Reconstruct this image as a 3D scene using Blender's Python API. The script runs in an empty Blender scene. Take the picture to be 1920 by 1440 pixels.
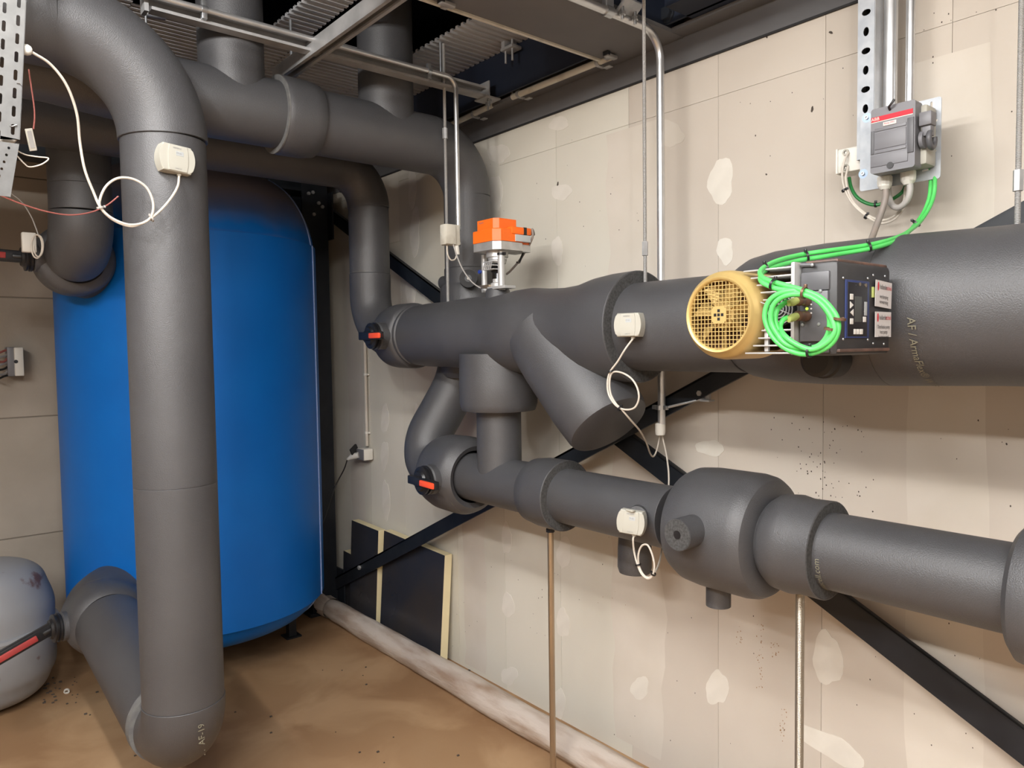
import bpy, bmesh, math, random
from mathutils import Vector as V, Matrix, noise as mnoise
random.seed(7)
SC = bpy.context.scene
COL = SC.collection
H = 1.5                      # camera height; everything is drafted relative to the camera and lifted by H at the end

# ------------------------------------------------------------------ camera
F_PX, YAW, PITCH, ROLL = 1384.58, math.radians(39.858), math.radians(2.811), math.radians(-0.791)
FWD = V((math.sin(YAW)*math.cos(PITCH), math.cos(YAW)*math.cos(PITCH), -math.sin(PITCH)))
_r = V((math.cos(YAW), -math.sin(YAW), 0)); _u = _r.cross(FWD)
RGT = _r*math.cos(ROLL)+_u*math.sin(ROLL); UPV = -_r*math.sin(ROLL)+_u*math.cos(ROLL)
cam = bpy.data.cameras.new('camera'); cam_o = bpy.data.objects.new('camera', cam); COL.objects.link(cam_o)
cam.sensor_width = 36; cam.lens = F_PX/1920*36; cam.clip_start = 0.02
cam_o.matrix_world = Matrix(((RGT.x, UPV.x, -FWD.x, 0), (RGT.y, UPV.y, -FWD.y, 0), (RGT.z, UPV.z, -FWD.z, H), (0, 0, 0, 1)))
SC.camera = cam_o

# ------------------------------------------------------------------ world, lamps, exposure
w = bpy.data.worlds.new('world'); SC.world = w; w.use_nodes = True
w.node_tree.nodes['Background'].inputs[0].default_value = (0.9, 0.93, 1, 1)
w.node_tree.nodes['Background'].inputs[1].default_value = 0.02
def batten(name, x, y0, y1, z, power, col=(1, .965, .925)):
    """an opal LED batten: light from its underside, its long flanks and its ends, plus an added bluish up-light to lift the ceiling"""
    L = y1-y0; ym = (y0+y1)/2
    for (sx, sy, loc, rot, share, c) in ((.08, L, (x, ym, z), (0, 0, 0), .50, col), (.05, L, (x+.045, ym, z+.03), (0, -math.pi/2, 0), .18, col), (.05, L, (x-.045, ym, z+.03), (0, math.pi/2, 0), .18, col),
                                    (.08, .05, (x, y1+.005, z+.03), (math.pi/2, 0, 0), .16, col), (.08, .05, (x, y0-.005, z+.03), (-math.pi/2, 0, 0), .10, col), (.08, L, (x, ym, z+.06), (math.pi, 0, 0), .30, (.80, .90, 1))):  # last entry: added up-light, tinted blue to brighten the ceiling
        l = bpy.data.lights.new(name, 'AREA'); l.shape = 'RECTANGLE'; l.size = sx; l.size_y = sy; l.energy = power*share; l.color = c
        o = bpy.data.objects.new(name, l); COL.objects.link(o); o.location = (loc[0], loc[1], loc[2]+H); o.rotation_euler = rot
batten('batten_lamp', 0.03, 0.20, 1.55, 1.04, 34)
batten('batten_lamp', 0.03, -1.75, -.30, 1.04, 30)
batten('batten_lamp', -1.25, 0.20, 1.60, 1.04, 50)
batten('batten_lamp', -1.25, -1.75, -.25, 1.04, 44)
SC.view_settings.view_transform = 'Standard'; SC.view_settings.look = 'None'
SC.view_settings.gamma = 1; SC.view_settings.use_curve_mapping = False
SC.view_settings.exposure = 0.88

# ------------------------------------------------------------------ helpers
def ray(u, v):
    return RGT*((u-960)/F_PX)+UPV*((720-v)/F_PX)+FWD
def at(u, v, x=None, y=None, z=None, d=None):
    """the point of the plane x= / y= / z= (or at depth d) that the photograph shows at u, v"""
    r = ray(u, v)
    if x is not None: return r*(x/r.x)
    if y is not None: return r*(y/r.y)
    if z is not None: return r*(z/r.z)
    return r*d
X, Y, Z = V((1, 0, 0)), V((0, 1, 0)), V((0, 0, 1))

def frame(n):
    n = V(n).normalized(); a = Z if abs(n.z) < .9 else X
    u = a.cross(n).normalized(); return u, n.cross(u), n

class MB:
    def __init__(self): self.v = []; self.f = []
    def add(self, verts, faces):
        o = len(self.v); self.v += [V(p) for p in verts]; self.f += [tuple(i+o for i in f) for f in faces]; return self
    def tube(self, pts, r, n=20, caps=True, closed=False, twist=0):
        pts = [V(p) for p in pts]; m = len(pts)
        rs = r if isinstance(r, (list, tuple)) else [r]*m
        T = []
        for i in range(m):
            a = pts[(i-1) % m] if (closed or i > 0) else pts[i]
            b = pts[(i+1) % m] if (closed or i < m-1) else pts[i]
            t = (b-a); T.append(t.normalized() if t.length > 1e-9 else (T[-1] if T else Z))
        u, _, _ = frame(T[0]); vs = []
        for i in range(m):
            t = T[i]; u = (u-t*u.dot(t)); u.normalize(); w_ = t.cross(u)
            for k in range(n):
                a = 2*math.pi*k/n+twist; vs.append(pts[i]+(u*math.cos(a)+w_*math.sin(a))*rs[i])
        fs = []
        for i in range(m if closed else m-1):
            j = (i+1) % m
            for k in range(n):
                l = (k+1) % n; fs.append((i*n+k, i*n+l, j*n+l, j*n+k))
        if caps and not closed:
            fs.append(tuple(reversed(range(n)))); fs.append(tuple((m-1)*n+k for k in range(n)))
        return self.add(vs, fs)
    def lathe(self, prof, o, axis, n=36, closed=False):
        """prof: (radius, distance along axis)"""
        u, w_, a = frame(axis); o = V(o); vs = []; fs = []
        for (r, h) in prof:
            for k in range(n):
                t = 2*math.pi*k/n; vs.append(o+a*h+(u*math.cos(t)+w_*math.sin(t))*max(r, 1e-5))
        m = len(prof)
        for i in range(m if closed else m-1):
            j = (i+1) % m
            for k in range(n):
                l = (k+1) % n; fs.append((i*n+k, i*n+l, j*n+l, j*n+k))
        return self.add(vs, fs)
    def box(self, c, s, bev=0, ax=None, seg=2):
        bm = bmesh.new(); bmesh.ops.create_cube(bm, size=1)
        bmesh.ops.scale(bm, vec=V(s), verts=bm.verts)
        if bev: bmesh.ops.bevel(bm, geom=bm.edges[:], offset=bev, segments=seg, affect='EDGES', profile=.5)
        ux, uy, uz = ax or (X, Y, Z); c = V(c)
        bm.verts.ensure_lookup_table()
        for i, v in enumerate(bm.verts): v.index = i
        vs = [c+ux*v.co.x+uy*v.co.y+uz*v.co.z for v in bm.verts]; fs = [tuple(v.index for v in f.verts) for f in bm.faces]
        bm.free(); return self.add(vs, fs)
    def bb(self, x0, x1, y0, y1, z0, z1, bev=0):
        return self.box(((x0+x1)/2, (y0+y1)/2, (z0+z1)/2), (abs(x1-x0), abs(y1-y0), abs(z1-z0)), bev)
    def prism(self, poly, o, ux, uy, depth, bev=0):
        """2-D polygon in the ux/uy plane at o, pushed by the vector ux x uy * depth"""
        o = V(o); nrm = ux.cross(uy).normalized(); n = len(poly)
        if bev:
            bm = bmesh.new(); b0 = [bm.verts.new((p[0], p[1], 0)) for p in poly]; b1 = [bm.verts.new((p[0], p[1], depth)) for p in poly]
            bm.faces.new(list(reversed(b0))); bm.faces.new(b1)
            for i in range(n): bm.faces.new((b0[i], b0[(i+1) % n], b1[(i+1) % n], b1[i]))
            bmesh.ops.bevel(bm, geom=[e for e in bm.edges if abs(e.verts[0].co.z-depth) < 1e-9 and abs(e.verts[1].co.z-depth) < 1e-9], offset=bev, segments=3, affect='EDGES', profile=.5)
            bm.verts.index_update(); vs = [o+ux*v.co.x+uy*v.co.y+nrm*v.co.z for v in bm.verts]; fs = [tuple(v.index for v in f.verts) for f in bm.faces]
            bm.free(); return self.add(vs, fs)
        vs = [o+ux*p[0]+uy*p[1] for p in poly]+[o+ux*p[0]+uy*p[1]+nrm*depth for p in poly]
        fs = [tuple(reversed(range(n))), tuple(range(n, 2*n))]+[(i, (i+1) % n, n+(i+1) % n, n+i) for i in range(n)]
        return self.add(vs, fs)
    def hull8(self, a, b):
        """two matching quads a, b joined to a solid"""
        return self.add(list(a)+list(b), [(3, 2, 1, 0), (4, 5, 6, 7)]+[(i, (i+1) % 4, 4+(i+1) % 4, 4+i) for i in range(4)])
    def flat(self, vf, o, ux, uy):
        vs, fs = vf; o = V(o); return self.add([o+ux*p[0]+uy*p[1] for p in vs], fs)
    def hexnut(self, o, axis, r, h): return self.lathe([(0, 0), (r, 0), (r, h), (0, h)], o, axis, n=6)

ALL = []
def link(name, me, parent):
    o = bpy.data.objects.new(name, me); COL.objects.link(o); ALL.append(o)
    if parent: o.parent = parent
    return o
def obj(name, mb, m, parent=None, sharp=35, smooth=True):
    me = bpy.data.meshes.new(name); me.from_pydata([tuple(p) for p in mb.v], [], mb.f)
    bm = bmesh.new(); bm.from_mesh(me); bmesh.ops.recalc_face_normals(bm, faces=bm.faces[:]); bm.to_mesh(me); bm.free()
    if smooth:
        me.polygons.foreach_set('use_smooth', [True]*len(me.polygons)); me.set_sharp_from_angle(angle=math.radians(sharp))
    me.materials.append(m); return link(name, me, parent)
def flatobj(name, mb, m, parent=None):
    me = bpy.data.meshes.new(name); me.from_pydata([tuple(p) for p in mb.v], [], mb.f); me.materials.append(m); return link(name, me, parent)
def tag(o, label, cat, group=None):
    o['label'] = label; o['category'] = cat
    if group: o['group'] = group
    return o
def thing(name, label, cat, group=None):
    o = bpy.data.objects.new(name, None); COL.objects.link(o); ALL.append(o); o.empty_display_size = .05; o['kind'] = 'thing'
    return tag(o, label, cat, group)
def struct(name, mb, m, **k):
    o = obj(name, mb, m, **k); o['kind'] = 'structure'; return o
def sthing(name):
    o = bpy.data.objects.new(name, None); COL.objects.link(o); ALL.append(o); o['kind'] = 'structure'; return o

def bend(pts, R, seg=14):
    """polyline with its corners rounded to radius R (one value or one per inner corner)"""
    pts = [V(p) for p in pts]; out = [pts[0]]
    for i in range(1, len(pts)-1):
        r = R[i-1] if isinstance(R, (list, tuple)) else R
        a = (pts[i-1]-pts[i]); b = (pts[i+1]-pts[i]); an, bn = a.normalized(), b.normalized()
        th = math.acos(max(-1, min(1, an.dot(bn)))); d = r/math.tan(th/2)
        p0 = pts[i]+an*d; bis = (an+bn).normalized(); c = pts[i]+bis*(r/math.sin(th/2)); p1 = pts[i]+bn*d
        e0 = (p0-c); e1 = (p1-c); tot = math.pi-th
        ax = e0.cross(e1).normalized()
        for k in range(seg+1): out.append(c+Matrix.Rotation(tot*k/seg, 3, ax) @ e0)
    out.append(pts[-1]); return out
def spline(pts, k=8):
    pts = [V(p) for p in pts]; P = [pts[0]*2-pts[1]]+pts+[pts[-1]*2-pts[-2]]; out = []
    for i in range(1, len(P)-2):
        a, b, c, d = P[i-1:i+3]
        for j in range(k):
            t = j/k; out.append(.5*((2*b)+(c-a)*t+(2*a-5*b+4*c-d)*t*t+(3*b-a-3*c+d)*t**3))
    return out+[pts[-1]]
def px(pts, x=None, y=None, d=None):
    """(u, v[, plane]) list -> points"""
    out = []
    for p in pts:
        if x is not None: out.append(at(p[0], p[1], x=p[2] if len(p) > 2 else x))
        elif y is not None: out.append(at(p[0], p[1], y=p[2] if len(p) > 2 else y))
        else: out.append(at(p[0], p[1], d=p[2] if len(p) > 2 else d))
    return out
def rpoly(w_, h, r, seg=5, cx=0, cy=0):
    out = []
    for sx, sy, a0 in ((1, 1, 0), (-1, 1, 90), (-1, -1, 180), (1, -1, 270)):
        for k in range(seg+1):
            a = math.radians(a0+90*k/seg); out.append((cx+sx*(w_/2-r)+r*math.cos(a), cy+sy*(h/2-r)+r*math.sin(a)))
    return out
def ell(a, b, n=24, cx=0, cy=0, rot=0):
    c, s = math.cos(rot), math.sin(rot)
    return [(cx+a*math.cos(2*math.pi*k/n)*c-b*math.sin(2*math.pi*k/n)*s, cy+a*math.cos(2*math.pi*k/n)*s+b*math.sin(2*math.pi*k/n)*c) for k in range(n)]
def _curve_mesh(cu):
    o = bpy.data.objects.new('tmp', cu); COL.objects.link(o); dg = bpy.context.evaluated_depsgraph_get(); dg.update()
    me = o.evaluated_get(dg).to_mesh(); vs = [v.co.copy() for v in me.vertices]; fs = [tuple(p.vertices) for p in me.polygons]
    o.evaluated_get(dg).to_mesh_clear(); bpy.data.objects.remove(o); bpy.data.curves.remove(cu); return vs, fs
def plate(outer, holes, th):
    """flat sheet with holes: 2-D outlines -> (verts, faces), thickness th towards +z"""
    cu = bpy.data.curves.new('tmp', 'CURVE'); cu.dimensions = '2D'; cu.fill_mode = 'BOTH'; cu.extrude = th/2
    for poly in [outer]+holes:
        s = cu.splines.new('POLY'); s.points.add(len(poly)-1); s.use_cyclic_u = True
        for p, q in zip(s.points, poly): p.co = (q[0], q[1], 0, 1)
    vs, fs = _curve_mesh(cu); return [v+V((0, 0, th/2)) for v in vs], fs
def addplate(mb, pl, o, ux, uy):
    n = ux.cross(uy).normalized(); vs, fs = pl; o = V(o)
    return mb.add([o+ux*v.x+uy*v.y+n*v.z for v in vs], fs)
def text(s, size, align='CENTER'):
    cu = bpy.data.curves.new('tmp', 'FONT'); cu.body = s; cu.size = size; cu.align_x = align; cu.align_y = 'CENTER'; cu.resolution_u = 2
    return _curve_mesh(cu)
def wraptext(s, size, o, up, start, run, r):
    """text printed round a cylinder: letters stand along up, the line runs from the radial direction start towards run"""
    vs, fs = text(s, size, 'LEFT'); start = V(start).normalized(); run = V(run); run = (run-start*run.dot(start)).normalized()
    return [V(o)+V(up)*p.y+(start*math.cos(p.x/r)+run*math.sin(p.x/r))*(r+.0006) for p in vs], fs

# ------------------------------------------------------------------ materials
def mat(name, col, rough=.6, metal=0., col2=None, nscale=6., bump=0., bscale=80., spec=.5, detail=5., contrast=(.35, .65), stretch=None, coat=0):
    m = bpy.data.materials.new(name); m.use_nodes = True; nt = m.node_tree; b = nt.nodes['Principled BSDF']
    b.inputs['Base Color'].default_value = (*col, 1); b.inputs['Roughness'].default_value = rough; b.inputs['Metallic'].default_value = metal
    b.inputs['Specular IOR Level'].default_value = spec; b.inputs['Coat Weight'].default_value = coat
    tc = nt.nodes.new('ShaderNodeTexCoord'); src = tc.outputs['Object']
    if stretch:
        mp = nt.nodes.new('ShaderNodeMapping'); mp.inputs['Scale'].default_value = stretch; nt.links.new(src, mp.inputs[0]); src = mp.outputs[0]
    if col2:
        nz = nt.nodes.new('ShaderNodeTexNoise'); nz.inputs['Scale'].default_value = nscale; nz.inputs['Detail'].default_value = detail; nt.links.new(src, nz.inputs['Vector'])
        rp = nt.nodes.new('ShaderNodeValToRGB'); rp.color_ramp.elements[0].position, rp.color_ramp.elements[1].position = contrast
        rp.color_ramp.elements[0].color = (*col, 1); rp.color_ramp.elements[1].color = (*col2, 1)
        nt.links.new(nz.outputs[0], rp.inputs[0]); nt.links.new(rp.outputs[0], b.inputs['Base Color'])
    if bump:
        n2 = nt.nodes.new('ShaderNodeTexNoise'); n2.inputs['Scale'].default_value = bscale; n2.inputs['Detail'].default_value = 4; nt.links.new(src, n2.inputs['Vector'])
        bp = nt.nodes.new('ShaderNodeBump'); bp.inputs['Strength'].default_value = bump; bp.inputs['Distance'].default_value = .004
        nt.links.new(n2.outputs[0], bp.inputs['Height']); nt.links.new(bp.outputs[0], b.inputs['Normal'])
    return m
M = {}
M['foam'] = mat('foam', (.057, .0575, .062), .46, col2=(.067, .0675, .072), nscale=5, bump=.28, bscale=420, spec=.72)
M['foam_cut'] = mat('foam_cut', (.085, .085, .085), .9, col2=(.05, .05, .05), nscale=160, spec=.2)
M['foam_light'] = mat('foam_light', (.17, .17, .165), .85, col2=(.13, .13, .13), nscale=40, spec=.2)
M['print'] = mat('print', (.24, .23, .17), .8, spec=.2)
M['plaster'] = mat('plaster', (.56, .505, .44), .92, col2=(.62, .565, .495), nscale=1.6, bump=.05, bscale=60, spec=.15, contrast=(.3, .7))
M['plaster_grey'] = mat('plaster_grey', (.63, .60, .52), .92, col2=(.68, .65, .57), nscale=1.8, bump=.05, bscale=60, spec=.15, contrast=(.3, .7))
M['filler'] = mat('filler', (.74, .705, .635), .95, col2=(.69, .655, .585), nscale=14, spec=.1)
M['band'] = mat('band', (.66, .61, .54), .95, col2=(.62, .57, .495), nscale=5, spec=.1)
M['speck'] = mat('speck', (.07, .055, .045), .9)
M['rust_speck'] = mat('rust_speck', (.33, .19, .09), .9)
M['block'] = mat('block', (.36, .315, .26), .95, col2=(.42, .37, .31), nscale=3, bump=.1, bscale=90, spec=.1)
M['mortar'] = mat('mortar', (.24, .21, .175), .95)
M['soffit'] = mat('soffit', (.135, .137, .144), .75, col2=(.165, .166, .172), nscale=2.5, bump=.05, bscale=200, spec=.3)
M['navy'] = mat('navy', (.012, .017, .032), .55, spec=.35)
M['black_steel'] = mat('black_steel', (.010, .013, .018), .45, col2=(.018, .021, .027), nscale=9, spec=.4)
M['deck'] = mat('deck', (.40, .41, .43), .5, .2, col2=(.46, .465, .48), nscale=7)
M['galv'] = mat('galv', (.55, .57, .59), .34, .85, col2=(.40, .42, .44), nscale=22, spec=.5)
M['galv_dull'] = mat('galv_dull', (.46, .465, .47), .42, .35, col2=(.36, .365, .37), nscale=16)
M['galv_plate'] = mat('galv_plate', (.47, .50, .53), .5, .3, col2=(.38, .41, .45), nscale=30)
M['tray_grey'] = mat('tray_grey', (.13, .13, .128), .6, .2, col2=(.10, .10, .098), nscale=30)
M['conduit'] = mat('conduit', (.68, .69, .70), .28, .75, col2=(.58, .59, .60), nscale=14)
M['steel_rod'] = mat('steel_rod', (.46, .42, .35), .35, .9, bump=.0)
M['copper'] = mat('copper', (.50, .40, .28), .32, .85, col2=(.42, .34, .25), nscale=9, stretch=(1, 1, .3))
M['white'] = mat('white', (.74, .72, .66), .45, spec=.4)
M['cream'] = mat('cream', (.45, .44, .385), .5, spec=.4)
M['old_white'] = mat('old_white', (.62, .60, .52), .55, col2=(.40, .37, .30), nscale=12, contrast=(.52, .75))
M['cable_white'] = mat('cable_white', (.60, .55, .48), .5)
M['cable_grey'] = mat('cable_grey', (.40, .38, .36), .5)
M['cable_brown'] = mat('cable_brown', (.235, .21, .19), .5, col2=(.30, .24, .20), nscale=20)
M['cable_black'] = mat('cable_black', (.02, .02, .02), .45)
M['cable_red'] = mat('cable_red', (.42, .13, .11), .5)
M['green'] = mat('green', (.075, .56, .11), .42, col2=(.11, .62, .15), nscale=14)
M['green_dark'] = mat('green_dark', (.012, .17, .035), .45)
M['boot'] = mat('boot', (.45, .52, .16), .5)
M['orange'] = mat('orange', (.93, .16, .012), .45)
M['red_grip'] = mat('red_grip', (.85, .085, .03), .4)
M['red_dull'] = mat('red_dull', (.42, .05, .045), .4, col2=(.34, .05, .05), nscale=30)
M['alu'] = mat('alu', (.58, .58, .57), .42, .6, col2=(.48, .48, .47), nscale=30)
M['alu_white'] = mat('alu_white', (.50, .50, .495), .4, .35)
M['black'] = mat('black', (.012, .012, .014), .38, spec=.5)
M['black_matt'] = mat('black_matt', (.02, .02, .021), .7)
M['grey_plastic'] = mat('grey_plastic', (.17, .17, .185), .42)
M['grey_plastic_dark'] = mat('grey_plastic_dark', (.095, .096, .105), .42)
M['silver_label'] = mat('silver_label', (.50, .53, .54), .4, .2)
M['gold'] = mat('gold', (.56, .40, .15), .38, .35, col2=(.60, .43, .17), nscale=5)
M['gold_rust'] = mat('gold_rust', (.50, .25, .09), .5, .3, col2=(.36, .30, .22), nscale=9)
M['brown_plug'] = mat('brown_plug', (.15, .085, .055), .4, .4)
M['inverter'] = mat('inverter', (.040, .040, .043), .45, col2=(.06, .052, .05), nscale=9, contrast=(.5, .8))
M['inverter_dusty'] = mat('inverter_dusty', (.10, .062, .05), .55, col2=(.22, .12, .09), nscale=18, contrast=(.45, .7))
M['display'] = mat('display', (.020, .018, .020), .3)
M['blue_edge'] = mat('blue_edge', (.03, .05, .17), .35)
M['lcd'] = mat('lcd', (.075, .08, .075), .25)
M['button'] = mat('button', (.76, .74, .70), .5)
M['paper'] = mat('paper', (.64, .61, .60), .7)
M['ink'] = mat('ink', (.03, .03, .035), .8)
M['ink_grey'] = mat('ink_grey', (.22, .22, .23), .8)
M['ink_red'] = mat('ink_red', (.62, .03, .05), .7)
M['led'] = mat('led', (.5, .8, .05), .4)
M['led'].node_tree.nodes['Principled BSDF'].inputs['Emission Color'].default_value = (.6, .9, .1, 1)
M['led'].node_tree.nodes['Principled BSDF'].inputs['Emission Strength'].default_value = .5
M['blue_tank'] = mat('blue_tank', (.0018, .115, .44), .45, col2=(.0022, .13, .48), nscale=3, spec=.25)
M['seam'] = mat('seam', (.25, .35, .62), .5)
M['vessel'] = mat('vessel', (.30, .31, .32), .42, col2=(.27, .275, .285), nscale=3, spec=.5)
M['blue_dot'] = mat('blue_dot', (.02, .05, .3), .4)
M['blue_zinc'] = mat('blue_zinc', (.36, .47, .62), .4, .4)
M['board_face'] = mat('board_face', (.026, .031, .046), .26, col2=(.045, .041, .042), nscale=2.5, spec=.6)
M['board_edge'] = mat('board_edge', (.80, .70, .44), .8)
M['film'] = mat('film', (.56, .49, .43), .45, col2=(.33, .235, .17), nscale=9, bump=1.0, bscale=34, contrast=(.44, .72), stretch=(2, .45, 2), detail=9)
M['threads'] = mat('threads', (.60, .60, .59), .38, .5)
def wave_bump(m, scale, strength, axis='Z'):
    nt = m.node_tree; b = nt.nodes['Principled BSDF']; tc = nt.nodes.new('ShaderNodeTexCoord'); wv = nt.nodes.new('ShaderNodeTexWave')
    wv.bands_direction = axis; wv.inputs['Scale'].default_value = scale; nt.links.new(tc.outputs['Object'], wv.inputs['Vector'])
    bp = nt.nodes.new('ShaderNodeBump'); bp.inputs['Strength'].default_value = strength; bp.inputs['Distance'].default_value = .002
    nt.links.new(wv.outputs[1], bp.inputs['Height']); nt.links.new(bp.outputs[0], b.inputs['Normal'])
wave_bump(M['threads'], 120, .8); wave_bump(M['steel_rod'], 120, .5)
def floor_mat():
    m = mat('concrete_floor', (.34, .21, .115), .75, col2=(.45, .31, .185), nscale=1.3, bump=.08, bscale=50, spec=.25, detail=8, contrast=(.3, .72))
    nt = m.node_tree; b = nt.nodes['Principled BSDF']; tc = nt.nodes.new('ShaderNodeTexCoord')
    nz = nt.nodes.new('ShaderNodeTexNoise'); nz.inputs['Scale'].default_value = 3.1; nz.inputs['Detail'].default_value = 9; nz.inputs['Distortion'].default_value = .6
    nt.links.new(tc.outputs['Object'], nz.inputs[0]); rp = nt.nodes.new('ShaderNodeValToRGB')
    rp.color_ramp.elements[0].position = .42; rp.color_ramp.elements[0].color = (.82, .74, .66, 1); rp.color_ramp.elements[1].position = .62; rp.color_ramp.elements[1].color = (1.08, 1.05, 1.0, 1)
    mx = nt.nodes.new('ShaderNodeMix'); mx.data_type = 'RGBA'; mx.blend_type = 'MULTIPLY'; mx.inputs[0].default_value = 1
    old = b.inputs['Base Color'].links[0].from_socket
    nt.links.new(nz.outputs[0], rp.inputs[0]); nt.links.new(old, mx.inputs[6]); nt.links.new(rp.outputs[0], mx.inputs[7]); nt.links.new(mx.outputs[2], b.inputs['Base Color'])
    return m
M['floor'] = floor_mat()
def vessel_rust():
    m = M['vessel']; nt = m.node_tree; b = nt.nodes['Principled BSDF']; tc = nt.nodes.new('ShaderNodeTexCoord')
    nz = nt.nodes.new('ShaderNodeTexNoise'); nz.inputs['Scale'].default_value = 7; nz.inputs['Detail'].default_value = 6; nt.links.new(tc.outputs['Object'], nz.inputs[0])
    rp = nt.nodes.new('ShaderNodeValToRGB'); rp.color_ramp.elements[0].position = .64; rp.color_ramp.elements[0].color = (0, 0, 0, 1); rp.color_ramp.elements[1].position = .69
    mx = nt.nodes.new('ShaderNodeMix'); mx.data_type = 'RGBA'; old = b.inputs['Base Color'].links[0].from_socket
    nt.links.new(nz.outputs[0], rp.inputs[0]); nt.links.new(rp.outputs[0], mx.inputs[0]); nt.links.new(old, mx.inputs[6]); mx.inputs[7].default_value = (.14, .075, .065, 1)
    nt.links.new(mx.outputs[2], b.inputs['Base Color'])
vessel_rust()
def tank_dust():
    # rust-brown dust lying on the shoulders that face up
    m = M['blue_tank']; nt = m.node_tree; b = nt.nodes['Principled BSDF']; g = nt.nodes.new('ShaderNodeNewGeometry'); sp = nt.nodes.new('ShaderNodeSeparateXYZ')
    nz = nt.nodes.new('ShaderNodeTexNoise'); nz.inputs['Scale'].default_value = 6; nz.inputs['Detail'].default_value = 6
    ad = nt.nodes.new('ShaderNodeMath'); ad.operation = 'MULTIPLY_ADD'; ad.inputs[1].default_value = .22; rp = nt.nodes.new('ShaderNodeValToRGB')
    rp.color_ramp.elements[0].position = .30; rp.color_ramp.elements[0].color = (0, 0, 0, 1); rp.color_ramp.elements[1].position = .66; rp.color_ramp.elements[1].color = (.85, .85, .85, 1)
    mx = nt.nodes.new('ShaderNodeMix'); mx.data_type = 'RGBA'; old = b.inputs['Base Color'].links[0].from_socket
    nt.links.new(g.outputs['Normal'], sp.inputs[0]); nt.links.new(nz.outputs[0], ad.inputs[0]); nt.links.new(sp.outputs[2], ad.inputs[2])
    nt.links.new(ad.outputs[0], rp.inputs[0]); nt.links.new(rp.outputs[0], mx.inputs[0]); nt.links.new(old, mx.inputs[6]); mx.inputs[7].default_value = (.23, .185, .155, 1)
    nt.links.new(mx.outputs[2], b.inputs['Base Color'])
tank_dust()
# ------------------------------------------------------------------ the room
struct('floor', MB().bb(-2.7, 2.15, -2.7, 4.7, -1.6, -1.5), M['floor'])
YB = 4.50
# plasterboard wall on the right: boards with hairline joints on a backing
wr = sthing('wall_right')
obj('backing', MB().bb(2.013, 2.12, -2.6, 4.6, -1.5, 1.38), M['mortar'], wr)
ye = [4.498, 4.10, 3.62, 3.27, 2.81, 2.46, 2.11, 1.74, 1.375, 1.03, .712, .36, .0, -.6, -1.2, -1.8, -2.6]
for i in range(len(ye)-1):
    grey = ye[i] > 1.9
    zj = .772 if i >= 5 else .55+.3*(i % 2)
    for (z0, z1) in ((-1.5, zj), (zj, .906)):
        obj('plaster_board', MB().bb(2.0, 2.0125, ye[i+1]+.0006, ye[i]-.0006, z0+.0005, z1-.0005), M['plaster_grey'] if grey else M['plaster'], wr, smooth=False)
def wallblob(u, v, a, b, rot=0, seed=0, m='filler', name='filler_patch', dx=.0014):
    rnd = random.Random(seed+int(u*7+v)); ph = [rnd.uniform(0, 6.28) for _ in range(4)]; pts = []
    for k in range(26):
        t = 2*math.pi*k/26; j = 1+.09*math.sin(2*t+ph[0])+.08*math.sin(3*t+ph[1])+.05*math.sin(5*t+ph[2])+.03*math.sin(8*t+ph[3])
        pu, pv = a*math.cos(t)*j, b*math.sin(t)*j; c, s = math.cos(rot), math.sin(rot)
        p = at(u+pu*c-pv*s, v+pu*s+pv*c, x=2.0); pts.append((-p.y, p.z))
    obj(name, MB().prism(pts, (2.0003, 0, 0), -Y, Z, dx), M[m], wr, smooth=False)
for b in ((1048, 232, 18, 13), (935, 288, 19, 19), (1053, 360, 20, 14), (1045, 470, 11, 25), (1352, 340, 24, 42), (1360, 470, 16, 24),
          (722, 785, 7, 28), (783, 785, 6, 27), (721, 853, 7, 27), (788, 868, 6, 15), (724, 938, 7, 38), (778, 435, 9, 45), (773, 352, 8, 36),
          (953, 1135, 11, 24), (955, 1267, 16, 16), (1058, 1036, 14, 28), (1056, 1168, 13, 26), (1552, 1235, 27, 52), (1046, 1320, 14, 30),
          (1345, 1290, 20, 34), (770, 550, 9, 26), (930, 360, 14, 30), (1332, 840, 26, 15), (1345, 925, 16, 26), (950, 1010, 9, 30), (1070, 1400, 20, 30), (1200, 1290, 16, 22)):
    wallblob(*b)
wallblob(1558, 1400, 70, 22, .55, 3); wallblob(1255, 250, 30, 22, .4, 4, 'band')
def wallband(y0, y1, z0, z1, rag, seed, n=26):
    rnd = random.Random(seed); L, R = [], []
    a = b = 0
    for k in range(n+1):
        a = a*.6+rnd.uniform(-rag, rag); b = b*.6+rnd.uniform(-rag, rag); z = z0+(z1-z0)*k/n
        L.append((-(y0+a), z)); R.append((-(y1+b), z))
    vs = [V((1.9996, -p[0], p[1])) for p in L]+[V((1.9996, -p[0], p[1])) for p in R]
    fs = [(i, i+1, n+1+i+1, n+1+i) for i in range(n)]
    flatobj('joint_tape', MB().add(vs, fs), M['band'], wr)
wallband(1.83, 1.60, -1.45, .76, .016, 1); wallband(2.76, 2.60, -1.48, .6, .012, 2); wallband(.80, .62, -1.45, .70, .006, 3); wallband(3.86, 3.70, -1.45, .55, .01, 4)
wallband(.46, .30, -1.4, .8, .01, 5)
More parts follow.
